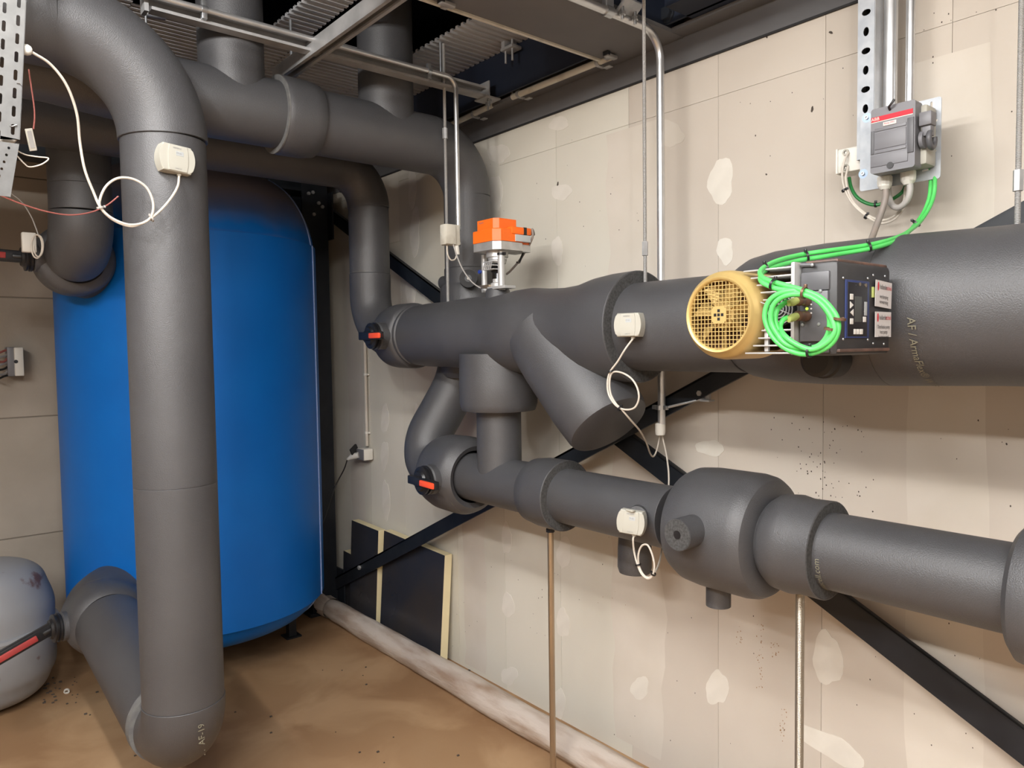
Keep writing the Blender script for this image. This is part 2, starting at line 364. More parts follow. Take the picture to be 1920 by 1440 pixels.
def specks(name, m, boxes, seed, smin, smax):
    rnd = random.Random(seed); mb = MB()
    for (u0, v0, u1, v1, n) in boxes:
        for _ in range(n):
            u, v = rnd.uniform(u0, u1), rnd.uniform(v0, v1); s = rnd.uniform(smin, smax); p = at(u, v, x=1.9990)
            q = [V((p.x, p.y+s*math.cos(t)*rnd.uniform(.5, 1), p.z+s*1.3*math.sin(t)*rnd.uniform(.5, 1))) for t in (0, 1.05, 2.1, 3.14, 4.2, 5.25)]
            mb.add(q, [(0, 1, 2, 3, 4, 5)])
    o = flatobj(name, mb, m, wr); o['kind'] = 'stuff'
specks('screw_mark', M['speck'], [(900, 260, 1200, 420, 12), (1380, 20, 1600, 300, 12), (1700, 10, 1910, 300, 12), (1440, 780, 1640, 1000, 60), (1500, 830, 1580, 960, 26), (900, 1000, 1100, 1200, 18),
       (840, 1100, 900, 1250, 8), (1100, 1000, 1500, 1400, 16), (1600, 1150, 1850, 1420, 18), (980, 400, 1180, 520, 6), (1650, 780, 1900, 950, 7)], 5, .0012, .0028)
specks('rust_mark', M['rust_speck'], [(1418, 1170, 1432, 1290, 30), (1462, 1330, 1476, 1390, 24), (1445, 1205, 1460, 1235, 14), (1380, 1170, 1392, 1210, 12), (1120, 1080, 1180, 1140, 5)], 6, .0012, .0026)
for (u, v, a, b) in ((1523, 205, 2.2, 5.5), (1558, 61, 3.5, 2.5), (1437, 327, 1.6, 1.6), (1438, 70, 1.6, 1.6), (1365, 545, 1.4, 5), (1046, 345, 1.3, 4)):
    wallblob(u, v, a, b, .2, 9, 'speck', 'wall_plug_hole')

# block wall at the back
wb = sthing('wall_back')
obj('backing', MB().bb(-2.7, 2.1, YB+.006, YB+.2, -1.5, 1.38), M['mortar'], wb)
zs = [-1.5, -.937, -.322, .29, .90, 1.38]
for r in range(len(zs)-1):
    x = -2.7+(.0 if r % 2 else -.45)
    while x < 2.0:
        a, b = max(x, -2.7), min(x+.96, 2.0)
        if b-a > .05: obj('block', MB().bb(a+.003, b-.003, YB, YB+.05, zs[r]+.003, zs[r+1]-.003, .002), M['block'], wb, smooth=False)
        x += .96
struct('wall_left', MB().bb(-2.75, -2.6, -2.7, 4.6, -1.5, 1.38), M['block'])
struct('wall_front', MB().bb(-2.6, 2.1, -2.75, -2.6, -1.5, 1.38), M['block'])

# ceiling: trapezoidal steel deck with cut-outs round the risers, dark roof above
ce = sthing('ceiling')
obj('roof_slab', MB().bb(-2.75, 2.15, -2.75, 4.7, 1.38, 1.46), M['navy'], ce)
def deck(x0, x1, y0, y1, z=1.17, p=.034):
    prof = []; n = int(round((y1-y0)/p)); p = (y1-y0)/n
    for k in range(n):
        y = y0+k*p; prof += [(y, z), (y+.46*p, z), (y+.56*p, z+.011), (y+.90*p, z+.011)]
    prof.append((y1, z)); vs = [V((x, a, b)) for x in (x0, x1) for a, b in prof]; m = len(prof)
    obj('deck_sheet', MB().add(vs, [(i, i+1, m+i+1, m+i) for i in range(m-1)]), M['deck'], ce, smooth=False)
hD = (.66, 1.10); hC = (1.24, 1.63)
deck(-2.6, hD[0], -2.6, 3.45); deck(hD[0], hD[1], -2.6, 2.12); deck(hD[1], hC[0], -2.6, 3.45)
deck(hC[0], hC[1], -2.6, 1.99); deck(hC[0], hC[1], 2.62, 3.45); deck(hC[1], 1.9, -2.6, 3.2)
deck(hD[0], hD[1], 2.75, 3.45)

# dark boxing round the beams: fascia over the wall, ledge, cross beam casing
struct('trim_1', MB().bb(1.994, 2.02, -2.6, 4.5, .906, .992), M['soffit'])
obj('joint', MB().bb(1.9925, 1.999, -2.6, 3.9, .900, .906), M['black_matt'], None)['kind'] = 'structure'
ALL[-1].name = 'trim_2'
struct('trim_3', MB().bb(1.93, 2.02, -2.6, 4.5, .992, 1.004), M['soffit'])
struct('trim_4', MB().bb(.92, 1.994, 1.50, 1.79, .990, 1.002), M['soffit'])
struct('trim_5', MB().bb(.92, 1.994, 1.785, 1.79, 1.002, 1.17), M['navy'])
struct('trim_6', MB().bb(.92, 1.994, 1.50, 1.505, 1.002, 1.17), M['navy'])

struct('shade_panel', MB().bb(-2.6, 1.99, 3.97, 3.99, .95, 1.38), M['navy'])  # added navy sheet, stands in for the darkness above the back beam
# steel beam along the wall (web seen behind the opening), with the bolt head near the cross beam
t = thing('steel_beam', 'dark navy steel beam lying along the top of the plaster wall above the opening', 'beam')
obj('web', MB().bb(1.896, 1.906, -2.6, 4.45, 1.004, 1.36), M['navy'], t)
obj('bottom_flange', MB().bb(1.80, 1.93, -2.6, 1.42, 1.004, 1.018), M['navy'], t)
obj('stiffener', MB().bb(1.81, 1.896, 1.30, 1.315, 1.02, 1.3), M['navy'], t)
p = at(1252, 27, x=1.896); b = MB().hexnut(p, -X, .021, .018); b.lathe([(0, 0), (.026, 0), (.026, .006), (0, .006)], p, -X, 20)
obj('bolt', b, M['black_steel'], t)
t = thing('steel_beam', 'black horizontal steel beam crossing the back wall behind the overhead pipes above the blue tank', 'beam')
obj('web', MB().bb(-2.6, 1.8, 3.955, 3.965, .89, 1.0), M['black_steel'], t)
obj('bottom_flange', MB().bb(-2.6, 1.8, 3.89, 4.03, .878, .892), M['black_steel'], t)
obj('top_flange', MB().bb(-2.6, 1.8, 3.89, 4.03, .998, 1.01), M['black_steel'], t)
t = thing('steel_column', 'black steel column in the far corner beside the blue tank', 'column')
obj('flange', MB().bb(1.755, 1.905, 3.88, 3.892, -1.48, 1.17), M['black_steel'], t)
obj('flange', MB().bb(1.755, 1.905, 4.02, 4.032, -1.48, 1.17), M['black_steel'], t)
obj('web', MB().bb(1.826, 1.834, 3.892, 4.02, -1.48, 1.17), M['black_steel'], t)
obj('base_plate', MB().bb(1.73, 1.93, 3.86, 4.06, -1.5, -1.48), M['black_steel'], t)
obj('gusset_plate', MB().bb(1.906, 1.916, 3.83, 4.0, .62, .88), M['black_steel'], t)
obj('gusset_plate', MB().bb(1.906, 1.916, 3.80, 4.0, -1.46, -1.25), M['black_steel'], t)
for (u, v) in ((578, 363), (586, 361), (597, 381), (604, 388), (588, 402)):
    obj('bolt', MB().hexnut(at(u, v, y=3.88), -Y, .010, .010), M['galv_dull'], t)

def brace(lab, up0, lo0, up1, lo1, x0):
    x1 = x0+.011
    t = thing('wall_brace', lab, 'brace')
    a = [at(*p, x=x0) for p in (up0, lo0, lo1, up1)]; b = [q+V((x1-x0, 0, 0)) for q in a]
    obj('flat_bar', MB().hull8(a, b), M['black_steel'], t)
    # upstanding leg of the angle along the upper edge, towards the wall
    a = [at(*up0, x=x0+.0), at(*up1, x=x0)]; d = V((0, 0, -.008)); q = [a[0], a[1], a[1]+V((.022, 0, 0)), a[0]+V((.022, 0, 0))]
    obj('angle_leg', MB().hull8(q, [p+d for p in q]), M['black_steel'], t)
    return t
t1 = brace('black diagonal wall brace rising from the column foot to the upper right corner', (628, 1083), (622, 1110), (2300, 168), (2300, 228), 1.893)
t2 = brace('black diagonal wall brace falling from the column head to the lower right corner', (605, 381), (605, 404), (2300, 1655), (2300, 1736), 1.932)
for (u, v) in ((626, 1095), (675, 1064), (619, 1106)): obj('bolt', MB().hexnut(at(u, v, x=1.893), -X, .012, .010), M['galv_dull'], t1)
# ------------------------------------------------------------------ insulated pipework
FO = M['foam']
def ring_cut(name, o, axis, r0, r1, h, parent, m='foam_cut'):
    """the cut edge of a foam sleeve, facing along the axis"""
    return obj(name, MB().lathe([(r0, h-.003), (r1-.004, h), (r1, h-.004)], o, axis, 48), M[m], parent)
def sec(name, pts, r, parent, n=40, m='foam', caps=True):
    """one foam section: a tube whose ends are pinched by 2 mm, so that butt joints show as fine grooves"""
    pts = [V(p) for p in pts]; rs = list(r) if isinstance(r, (list, tuple)) else [r]*len(pts)
    d0 = (pts[1]-pts[0]).normalized(); d1 = (pts[-1]-pts[-2]).normalized()
    P = [pts[0], pts[0]+d0*.0013]+pts[1:-1]+[pts[-1]-d1*.0013, pts[-1]]; Rr = [rs[0]-.0013, rs[0]]+rs[1:-1]+[rs[-1], rs[-1]-.0013]
    return obj(name, MB().tube(P, Rr, n, caps), M[m], parent, sharp=40)
def arc(c, a, b, R, n=16):
    """quarter bend about c from c+a*R to c+b*R"""
    c, a, b = V(c), V(a), V(b); return [c+(a*math.cos(t)+b*math.sin(t))*R for t in [math.pi/2*k/n for k in range(n+1)]]

# --- near riser, left
NX, NY, NR = .62, 2.29, .1135
t = thing('insulated_pipe', 'large foam-covered riser in front of the blue tank, elbowed at head and foot', 'pipe')
zt, Rt = .875, .27
sec('pipe_section', [(-1.5, NY, zt), (NX-Rt, NY, zt)], .119, t, 48)
sec('elbow', arc((NX-Rt, NY, zt-Rt), Z, X, Rt), .119, t, 48)
sec('pipe_section', [(NX, NY, zt-Rt), (NX, NY, -.384)], NR, t, 48)
sec('pipe_section', [(NX, NY, -.384), (NX, NY, -1.03)], NR, t, 48)
zb, Rb = -1.155, .122
sec('elbow', [(NX, NY, -1.03)]+arc((NX, NY+Rb, zb+Rb), -Y, -Z, Rb), .1155, t, 48)
obj('cut_edge', MB().lathe([(.110, .0), (.1245, .001), (.1265, .036), (.118, .038)], (NX, NY+Rb+.012, zb+.001), Y, 48), M['foam_light'], t)
sec('pipe_section', [(NX, NY+Rb+.03, zb), (NX, NY+Rb+.2, zb+.02), (NX-.012, 3.20, zb+.092)], [.124, .126, .124], t, 48)
dn = V((.12, -1, 0)).normalized()
vs_, fs_ = text('. .  AF-19', .026, 'LEFT'); pr = MB(); sd_ = V((dn.y, -dn.x, 0))*-1
pr.add([V((NX, NY, -1.165))+Z*p.x+(dn*math.cos(p.y/.1155)-sd_*math.sin(p.y/.1155))*.1162 for p in vs_], fs_); flatobj('printed_mark', pr, M['print'], t)

# --- shut-off valve at the foot of the tank and its lever
def valve(name, label, c, axis, R, rr, sleeve, stem_dir, stem_len, lever_dir, grip_m, lever_len, long_lever, parts=None):
    """foam-wrapped butterfly valve: bulged sleeve, stem boss, black notch disc and a lever with a coloured grip"""
    t = thing(name, label, 'valve'); c = V(c); sd = V(stem_dir).normalized(); ld = V(lever_dir).normalized()
    obj('sleeve', MB().lathe(sleeve, c, axis, 48), FO, t, sharp=40)
    obj('stem_boss', MB().tube([c+sd*(R*.7), c+sd*(R+.03), c+sd*(R+.035)], [.056, .056, .050], 28), FO, t)
    q = c+sd*(R+.035)
    obj('notch_disc', MB().lathe([(0, 0), (.048, 0), (.055, .004), (.055, .012), (.047, .014), (.047, .018), (.053, .020), (.053, .026), (.040, .030), (.034, .038), (0, .038)], q, sd, 32), M['black'], t)
    up = sd.cross(ld).normalized(); q2 = q+sd*.034; t3 = sd; lw, lt, gw, gt = .032, .020, .022, .026
    if lever_len > .2: up = (-Y-ld*(-Y).dot(ld)).normalized(); t3 = ld.cross(up); lw, lt, gw, gt = .030, .044, .037, .024
    lv = obj('lever', MB().box(q2+ld*(lever_len*.5-.03)+sd*.004, (lever_len+.06, lw, lt), .004, (ld, up, t3)).box(q2+ld*.0+sd*.002, (.06, .04, .02), .008, (ld, up, t3)), M['black'], t)
    g0, g1 = long_lever
    obj('grip', MB().box(q2+ld*((g0+g1)/2)+t3*.0075*(1 if t3 == sd else 0), (g1-g0, gw, gt), .004, (ld, up, t3)), grip_m, lv)
    return t
E_ = [(.115, -.10), (.132, -.085), (.145, -.05), (.150, -.01), (.150, .06), (.142, .08), (.10, .09)]
valve('butterfly_valve', 'foam-wrapped valve low at the tank foot, long red lever ridged black at its tip', (NX-.014, 3.29, zb+.10), Y, .125, .115, E_, (-1, -.12, .03), .0, (-.72, -.10, -.26), M['red_dull'], .33, (.05, .215))
obj('tank_nozzle', MB().tube(spline([(NX-.012, 3.33, zb+.104), (NX+.01, 3.39, zb+.112), (.69, 3.46, zb+.12), (.82, 3.54, zb+.125)]), .148, 40), FO, ALL[-1].parent.parent)
t_ = ALL[-1].parent
# ridges on the lever tip
q = V((NX-.014, 3.29, zb+.10))+V((-1, -.12, .03)).normalized()*(.125+.035+.034); ld = V((-.72, -.10, -.26)).normalized()
rb = MB()
up_ = (-Y-ld*(-Y).dot(ld)).normalized(); t3_ = ld.cross(up_)
for k in range(12): rb.box(q+ld*(.222+.0085*k), (.005, .034, .047), 0, (ld, up_, t3_))
obj('ridge', rb, M['black'], t_)['kind'] = 'stuff'

# --- dark drop pipe behind the riser, its valve and lever
DX, DY, DR = .557, 3.156, .105
t = thing('insulated_pipe', 'dark foam drop pipe behind the near riser, elbowed into the tank top', 'pipe')
zd = .385
sec('pipe_section', [(DX, DY, 1.36), (DX, DY, .62)], DR, t, 40)
sec('pipe_section', [(DX, DY, .62), (DX, DY, zd+.14)], DR, t, 40)
sec('elbow', arc((DX, DY+.14, zd+.14), -Y, -Z, .14), DR+.002, t, 40)
t = valve('butterfly_valve', 'foam-wrapped valve at the upper tank inlet, dark red lever reaching the left edge', (DX+.01, 3.38, zd-.01), Y, .11, .1, [(.10, -.06), (.128, -.05), (.142, -.03), (.144, .06), (.13, .08)], (-1, -.05, -.02), 0, (-.95, .05, .04), M['red_dull'], .26, (.05, .22))
obj('tank_nozzle', MB().tube(spline([(DX+.01, 3.40, zd), (DX+.05, 3.47, zd-.015), (.69, 3.53, zd-.025), (.82, 3.58, zd-.03)]), .138, 40), FO, t)

# --- upper collector A (front) with two risers and the drop by the wall
AY, AZ, AR = 2.49, .81, .112
AX = 1.85
t = thing('insulated_pipe', 'thick foam header under the ceiling with two risers, bending down by the plaster wall', 'pipe')
xc0, xc1 = 1.035, 1.175
sec('pipe_section', [(-1.8, AY, AZ), (.36, AY, AZ), (.60, AY, AZ), (xc0+.02, AY, AZ)], [.090, .090, AR, AR], t, 48)
sec('collar', [(xc0, AY, AZ), (xc0+.02, AY, AZ), (xc1-.04, AY, AZ), (xc1, AY, AZ)], [.1285, .132, .131, .124], t, 48)
obj('cut_edge', MB().lathe([(.110, .0), (.1305, -.001), (.1305, .004)], (xc0, AY, AZ), X, 48), M['foam_light'], t)
Re = .185
sec('pipe_section', [(xc1-.02, AY, AZ), (AX-Re, AY, AZ)], AR, t, 48)
pe = arc((AX-Re, AY, AZ-Re), Z, X, Re); sec('elbow', pe, [AR-.015*k/(len(pe)-1) for k in range(len(pe))], t, 48)
sec('pipe_section', [(AX, AY, AZ-Re), (AX, AY, .33)], .097, t, 40)
sec('pipe_section', [(AX, AY, .33), (AX, AY, .20)], .100, t, 40)
for (x, lab) in ((.893, 0), (1.475, 1)):
    sec('riser', [(x, AY, AZ+.02), (x, AY, 1.36)], .104, t, 40)
# --- lower collector B (behind) with its drop
BY, BZ, BR, BX = 3.03, .815, .091, 1.69
t = thing('insulated_pipe', 'thinner foam pipe behind the overhead header, dropping to the pump line', 'pipe')
sec('pipe_section', [(-1.8, BY, BZ), (BX-.17, BY, BZ)], BR+.004, t, 40)
sec('elbow', arc((BX-.17, BY, BZ-.17), Z, X, .17), BR+.003, t, 40)
sec('pipe_section', [(BX, BY, BZ-.17), (BX, BY, .345)], BR, t, 40)
sec('elbow', [(BX, BY, .345)]+arc((BX, BY-.19, .06+.19), Y, -Z, .19)+[(BX, 2.80, .06)], BR+.002, t, 40)
pr = MB(); pr.add(*wraptext('- - --- - -- ---- - -- - - -- -', .012, (BX, BY, .352), Z, (-1, .3, 0), (0, -1, 0), BR)); flatobj('printed_mark', pr, M['print'], t)

# --- the pump line along the wall
PX_, PZ = 1.68, .056
t = thing('insulated_pipe', 'fat foam pump line along the plaster wall at chest height, swelling to the right', 'pipe')
prof = [(2.60, .124), (2.52, .128), (2.40, .128), (2.30, .132), (2.20, .134), (2.10, .129), (2.02, .135), (1.95, .144), (1.88, .146), (1.80, .138), (1.72, .135), (1.64, .140), (1.57, .155), (1.50, .162), (1.42, .164)]
pts = [(PX_, y, PZ) for y, r in prof]; sec('valve_sleeve', pts, [r for y, r in prof], t, 56)
obj('cut_edge', MB().lathe([(.126, -.001), (.160, -.001), (.164, .003)], (PX_, 1.42, PZ), Y, 56), M['foam_cut'], t)
sec('pipe_section', [(PX_, 1.425, PZ), (PX_, 1.06, PZ)], .1285, t, 56)
prof = [(1.07, .128), (1.055, .138), (1.03, .150), (.97, .160), (.85, .164), (.70, .163), (.60, .160), (.50, .157), (.2, .157), (-.6, .157)]
sec('pump_sleeve', [(PX_, y, PZ+.012) for y, r in prof[:6]], [r for y, r in prof[:6]], t, 56)
sec('pipe_section', [(PX_, y, PZ+.012) for y, r in prof[5:]], [r for y, r in prof[5:]], t, 56)
pr = MB(); pr.add(*wraptext('AF / ArmaFlex\u00ae W 19 / 2', .022, (PX_, .607, PZ+.012), -Y, (-1, 0, -.12), (0, 0, -1), .1628)); flatobj('printed_mark', pr, M['print'], t)
# branch collar down, with the neck of the control valve on top
sec('branch_collar', [(PX_, 2.09, -.02), (PX_, 2.09, -.12), (PX_, 2.09, -.20), (PX_, 2.09, -.225)], [.140, .142, .142, .134], t, 48)
sec('valve_neck', [(PX_, 2.085, .13), (PX_, 2.085, .205), (PX_, 2.085, .213)], [.046, .044, .040], t, 32)
# slanting strainer pot
a = V((PX_, 1.81, .05)); b = V((PX_-.015, 1.532, -.245)); dr = (b-a).normalized()
obj('strainer_sleeve', MB().tube([a, a+dr*.12, a+dr*.30, b-dr*.02, b-dr*.006, b], [.150, .150, .142, .133, .128, .114], 48), FO, t, sharp=30)
# left end: shut-off valve with short lever
valve('butterfly_valve', 'foam-wrapped valve at the left end of the pump line, orange-red lever', (PX_, 2.68, PZ), Y, .128, .128,
      [(.10, .11), (.122, .11), (.134, .09), (.137, .06), (.137, -.04), (.131, -.05), (.124, -.055), (.124, -.075), (.129, -.08), (.12, -.09)], (-1, .02, 0), 0, (0, -1, 0), M['red_grip'], .115, (.035, .115))

# --- control-valve body behind the pump line, on the wall drop
t = thing('insulated_fitting', 'foam-wrapped valve body with two stubs on the wall drop behind the orange actuator', 'pipe fitting')
obj('sleeve', MB().lathe([(.09, .265), (.116, .262), (.125, .245), (.127, .10), (.127, -.10), (.11, -.12)], (AX-.005, AY-.02, 0), Z, 48), FO, t, sharp=30)
p = at(818, 533, x=AX-.01); q = V((AX-.01, AY-.02, p.z))
st = obj('side_stub', MB().tube([q, q+Y*.185], .031, 24), FO, t); obj('bore', MB().tube([q+Y*.1855, q+Y*.186], .010, 16), M['black'], st)
p = at(878, 522, x=1.735); dr = V((.60, .80, 0)).normalized(); q = p+dr*.12
st = obj('front_stub', MB().tube([q, p], .035, 28), M['black_matt'], t)
obj('bore', MB().tube([p, p-dr*.0015], .014, 16), M['black'], st); obj('probe', MB().tube([p-dr*.0005, p-dr*.006], .0055, 12), M['cream'], st)

# --- swan-neck drop behind the pump line to the lower valve
t = thing('insulated_pipe', 'foam swan-neck pipe dropping behind the pump line to the lower shut-off valve', 'pipe')
sec('pipe_section', spline([(1.83, 2.53, -.08), (1.81, 2.545, -.16), (1.765, 2.575, -.26), (1.715, 2.60, -.36), (1.69, 2.585, -.44), (1.68, 2.53, -.485), (1.68, 2.44, -.49)], 6), .094, t, 40)
# --- lower line
LX, LZ, LR = 1.68, -.49, .090
t = valve('butterfly_valve', 'foam-wrapped valve at the left end of the lower line, orange-red lever', (LX, 2.31, LZ), Y, .135, .13,
          [(.09, .17), (.118, .16), (.140, .13), (.149, .09), (.151, .0), (.150, -.03), (.140, -.055), (.118, -.075), (.10, -.065)], (-1, .02, 0), 0, (0, -1, -.02), M['red_grip'], .125, (.03, .12))
pr = MB(); pr.add(*wraptext('H 0700(K 11  MM', .012, (LX, 2.235, LZ), Y, (-.35, 0, -1), (-1, 0, .4), .141)); flatobj('printed_mark', pr, M['print'], t)
t = thing('insulated_pipe', 'foam-covered lower line along the plaster wall from the branch tee to the right edge', 'pipe')
sec('pipe_section', [(LX, 2.35, LZ), (LX, 2.0, LZ), (LX, 1.88, LZ)], LR, t, 44)
sec('branch', [(PX_, 2.09, -.21), (PX_, 2.09, LZ+.02)], .0815, t, 44)
sec('collar', [(LX, 1.90, LZ), (LX, 1.88, LZ), (LX, 1.83, LZ), (LX, 1.74, LZ)], [.095, .110, .1165, .1175], t, 48)
obj('cut_edge', MB().lathe([(.089, -.001), (.1145, -.001), (.1175, .002)], (LX, 1.74, LZ), Y, 48), M['foam_cut'], t)
sec('pipe_section', [(LX, 1.83, LZ), (LX, 1.30, LZ)], LR, t, 44)
big = [(1.252, .088), (1.25, .122), (1.237, .143), (1.212, .155), (1.165, .160), (1.035, .160), (1.012, .156), (.998, .147), (.990, .132), (.988, .10)]
obj('valve_sleeve', MB().lathe([(r, y-1.2) for y, r in big], (LX, 1.2, LZ), Y, 56), FO, t, sharp=28)
sec('pipe_section', [(LX, 1.0, LZ), (LX, .92, LZ)], .100, t, 44)
sec('collar', [(LX, .985, LZ), (LX, .965, LZ), (LX, .925, LZ), (LX, .90, LZ), (LX, .845, LZ)], [.104, .117, .121, .116, .117], t, 48)
obj('cut_edge', MB().lathe([(.089, -.001), (.1135, -.001), (.117, .002)], (LX, .845, LZ), Y, 48), M['foam_cut'], t)
sec('pipe_section', [(LX, .85, LZ), (LX, .40, LZ)], .0905, t, 44)
obj('end_collar', MB().lathe([(.089, .462), (.120, .459), (.136, .447), (.142, .42), (.142, .2), (.13, .18), (0, .18)], (LX, 0, LZ), Y, 56), FO, t, sharp=28)
sec('pipe_section', [(LX, .2, LZ), (LX, -.6, LZ)], .0905, t, 44)
pr = MB(); pr.add(*wraptext('w.armacell.com', .021, (LX, .832, LZ), Y, (-.15, 0, -1), (-1, 0, .8), .0912)); flatobj('printed_mark', pr, M['print'], t)
# stubs of the big sleeve
p = at(1270, 1003, x=LX-.215); q = V((LX-.10, p.y, p.z))
st = obj('front_stub', MB().tube([q, p], .040, 32), FO, t); obj('cut_face', MB().tube([p, p-X*.0012], .0385, 32), M['foam_cut'], st); obj('bore', MB().tube([p-X*.001, p-X*.0013], .011, 18), M['black'], st)
p = at(1347, 1115, x=LX)
obj('drain_stub', MB().tube([(LX, p.y, LZ-.12), (LX, p.y, LZ-.213)], .033, 28), FO, t)
# foam cap hanging behind the lower line
p = at(1190, 1045, x=1.80)
t = thing('hanging_insulation', 'short black foam pot hanging below the lower line behind the sensor cable', 'pipe insulation')
obj('pot', MB().lathe([(.050, .09), (.054, .03), (.055, -.03), (.050, -.047), (.035, -.052), (0, -.052)], p, Z, 32), M['foam'], t); obj('bracket', MB().bb(p.x-.01, p.x+.01, p.y-.01, p.y+.01, p.z+.05, p.z+.16), FO, t)

# ------------------------------------------------------------------ tank and expansion vessel
TX, TY, TR = 1.13, 3.77, .582
t = thing('storage_tank', 'tall blue jacketed storage tank standing in the back corner', 'tank')
tp = [(0, .90), (.14, .893), (.28, .868), (.40, .815), (.485, .74), (.545, .63), (.575, .50), (.582, .36), (.582, -1.08), (.575, -1.17), (.55, -1.24), (.50, -1.295), (.42, -1.33), (.30, -1.35), (.15, -1.36), (0, -1.36)]
def smoothprof(p, k=5):
    q = spline([V((a, b, 0)) for a, b in p], k); return [(max(v.x, 0), v.y) for v in q]
obj('jacket', MB().lathe(smoothprof(tp), (TX, TY, 0), Z, 96), M['blue_tank'], t, sharp=80)
dv = V((TX, TY, 0)).normalized(); pp = V((dv.y, -dv.x, 0)); sa = TR/V((TX, TY, 0)).length
nrm = (pp*math.sqrt(1-sa*sa)-dv*sa); th = math.radians(13); nrm = (nrm*math.cos(th)-(dv*math.sqrt(1-sa*sa)+pp*sa)*math.sin(th)).normalized()
sm = [V((TX, TY, 0))+nrm*(r+.0015)+Z*h for r, h in smoothprof(tp) if r > .36]
obj('zip_seam', MB().tube(sm, .0042, 8), M['seam'], t)
for a in (-.2, 1.9, 3.95):
    c = V((TX+.42*math.cos(a), TY+.42*math.sin(a), 0))
    obj('leg', MB().bb(c.x-.02, c.x+.02, c.y-.02, c.y+.02, -1.5, -1.30).bb(c.x-.04, c.x+.04, c.y-.04, c.y+.04, -1.5, -1.492), M['black_steel'], t)
VX, VY, VR = .232, 3.86, .276
t = thing('expansion_vessel', 'grey steel expansion vessel with rust patches and flanged waist standing on the floor', 'vessel')
hv = [(0, -.885), (.10, -.892), (.18, -.91), (.232, -.95), (.256, -1.01), (VR, -1.08), (VR, -1.165)]
obj('upper_shell', MB().lathe(smoothprof(hv), (VX, VY, 0), Z, 64), M['vessel'], t, sharp=60)
obj('waist_flange', MB().lathe([(VR, -1.16), (VR+.014, -1.163), (VR+.018, -1.175), (VR+.014, -1.187), (VR, -1.19), (VR+.006, -1.195), (VR+.008, -1.205), (VR, -1.212)], (VX, VY, 0), Z, 64), M['vessel'], t)
hv = [(VR, -1.20), (VR, -1.34), (.255, -1.40), (.232, -1.445), (.19, -1.475), (.12, -1.49), (0, -1.49)]
obj('lower_shell', MB().lathe(smoothprof(hv), (VX, VY, 0), Z, 64), M['vessel'], t, sharp=60)
for a in (.3, 2.4, 4.5):
    c = V((VX+.19*math.cos(a), VY+.19*math.sin(a), 0)); obj('foot', MB().bb(c.x-.02, c.x+.02, c.y-.02, c.y+.02, -1.5, -1.46), M['black_steel'], t)
# ------------------------------------------------------------------ supports, rods and channels
def channel(name, p0, p1, opn, w_, h, parent, m, th=.0026, lip=.009):
    """C-shaped strut from p0 to p1, its slot facing the direction opn"""
    p0, p1 = V(p0), V(p1); d = (p1-p0).normalized(); o = V(opn); o = (o-d*o.dot(d)).normalized(); s = d.cross(o)
    P = [(-w_/2, 0), (w_/2, 0), (w_/2, h), (w_/2-lip, h), (w_/2-lip, h-.007), (w_/2-lip+th*.9, h-.007), (w_/2-lip+th*.9, h-th), (w_/2-th, h-th), (w_/2-th, th),
         (-w_/2+th, th), (-w_/2+th, h-th), (-w_/2+lip-th*.9, h-th), (-w_/2+lip-th*.9, h-.007), (-w_/2+lip, h-.007), (-w_/2+lip, h), (-w_/2, h)]
    n = len(P); vs = [q+s*a+o*b for q in (p0, p1) for a, b in P]
    return obj(name, MB().add(vs, [(i, (i+1) % n, n+(i+1) % n, n+i) for i in range(n)]), M[m], parent, smooth=False)
def rod(name, label, x, y, z0, z1, m='threads', r=.0052, coup=None, group=None):
    t = thing(name, label, 'rod', group)
    obj('shaft', MB().tube([(x, y, z0), (x, y, z1)], r, 14), M[m], t)
    if coup is not None: obj('coupling_nut', MB().hexnut((x, y, coup-.02), Z, r*1.75, .04), M['galv_dull'], t)
    return t
rod('threaded_rod', 'thin hanger rod in front of the wall drop, left of the white junction box', 1.655, 2.362, .17, 1.16, coup=at(835, 250, x=1.655).z, r=.0058)
rod('threaded_rod', 'thin hanger rod left of the tall bent conduit, holding the pump line', 1.68, 1.403, .185, 1.16, coup=at(1211, 466, x=1.68).z)
rod('threaded_rod', 'thin hanger rod at the right edge, holding the pump line', 1.68, .478, .19, 1.16, coup=at(1912, 338, x=1.68).z)
t = rod('support_post', 'copper-toned post carrying the lower line beside the left collar', LX, 1.82, -1.5, LZ-.10, 'copper', .0105); t['category'] = 'post'
obj('foot_plate', MB().bb(LX-.04, LX+.04, 1.78, 1.86, -1.5, -1.494), M['galv_dull'], t); obj('collar_nut', MB().hexnut((LX, 1.82, LZ-.135), Z, .015, .012), M['black_steel'], t)
t = rod('support_post', 'threaded steel post carrying the lower line beside the right collar', LX, .921, -1.5, LZ-.10, 'steel_rod', .0105); t['category'] = 'post'
obj('foot_plate', MB().bb(LX-.04, LX+.04, .88, .96, -1.5, -1.494), M['galv_dull'], t)

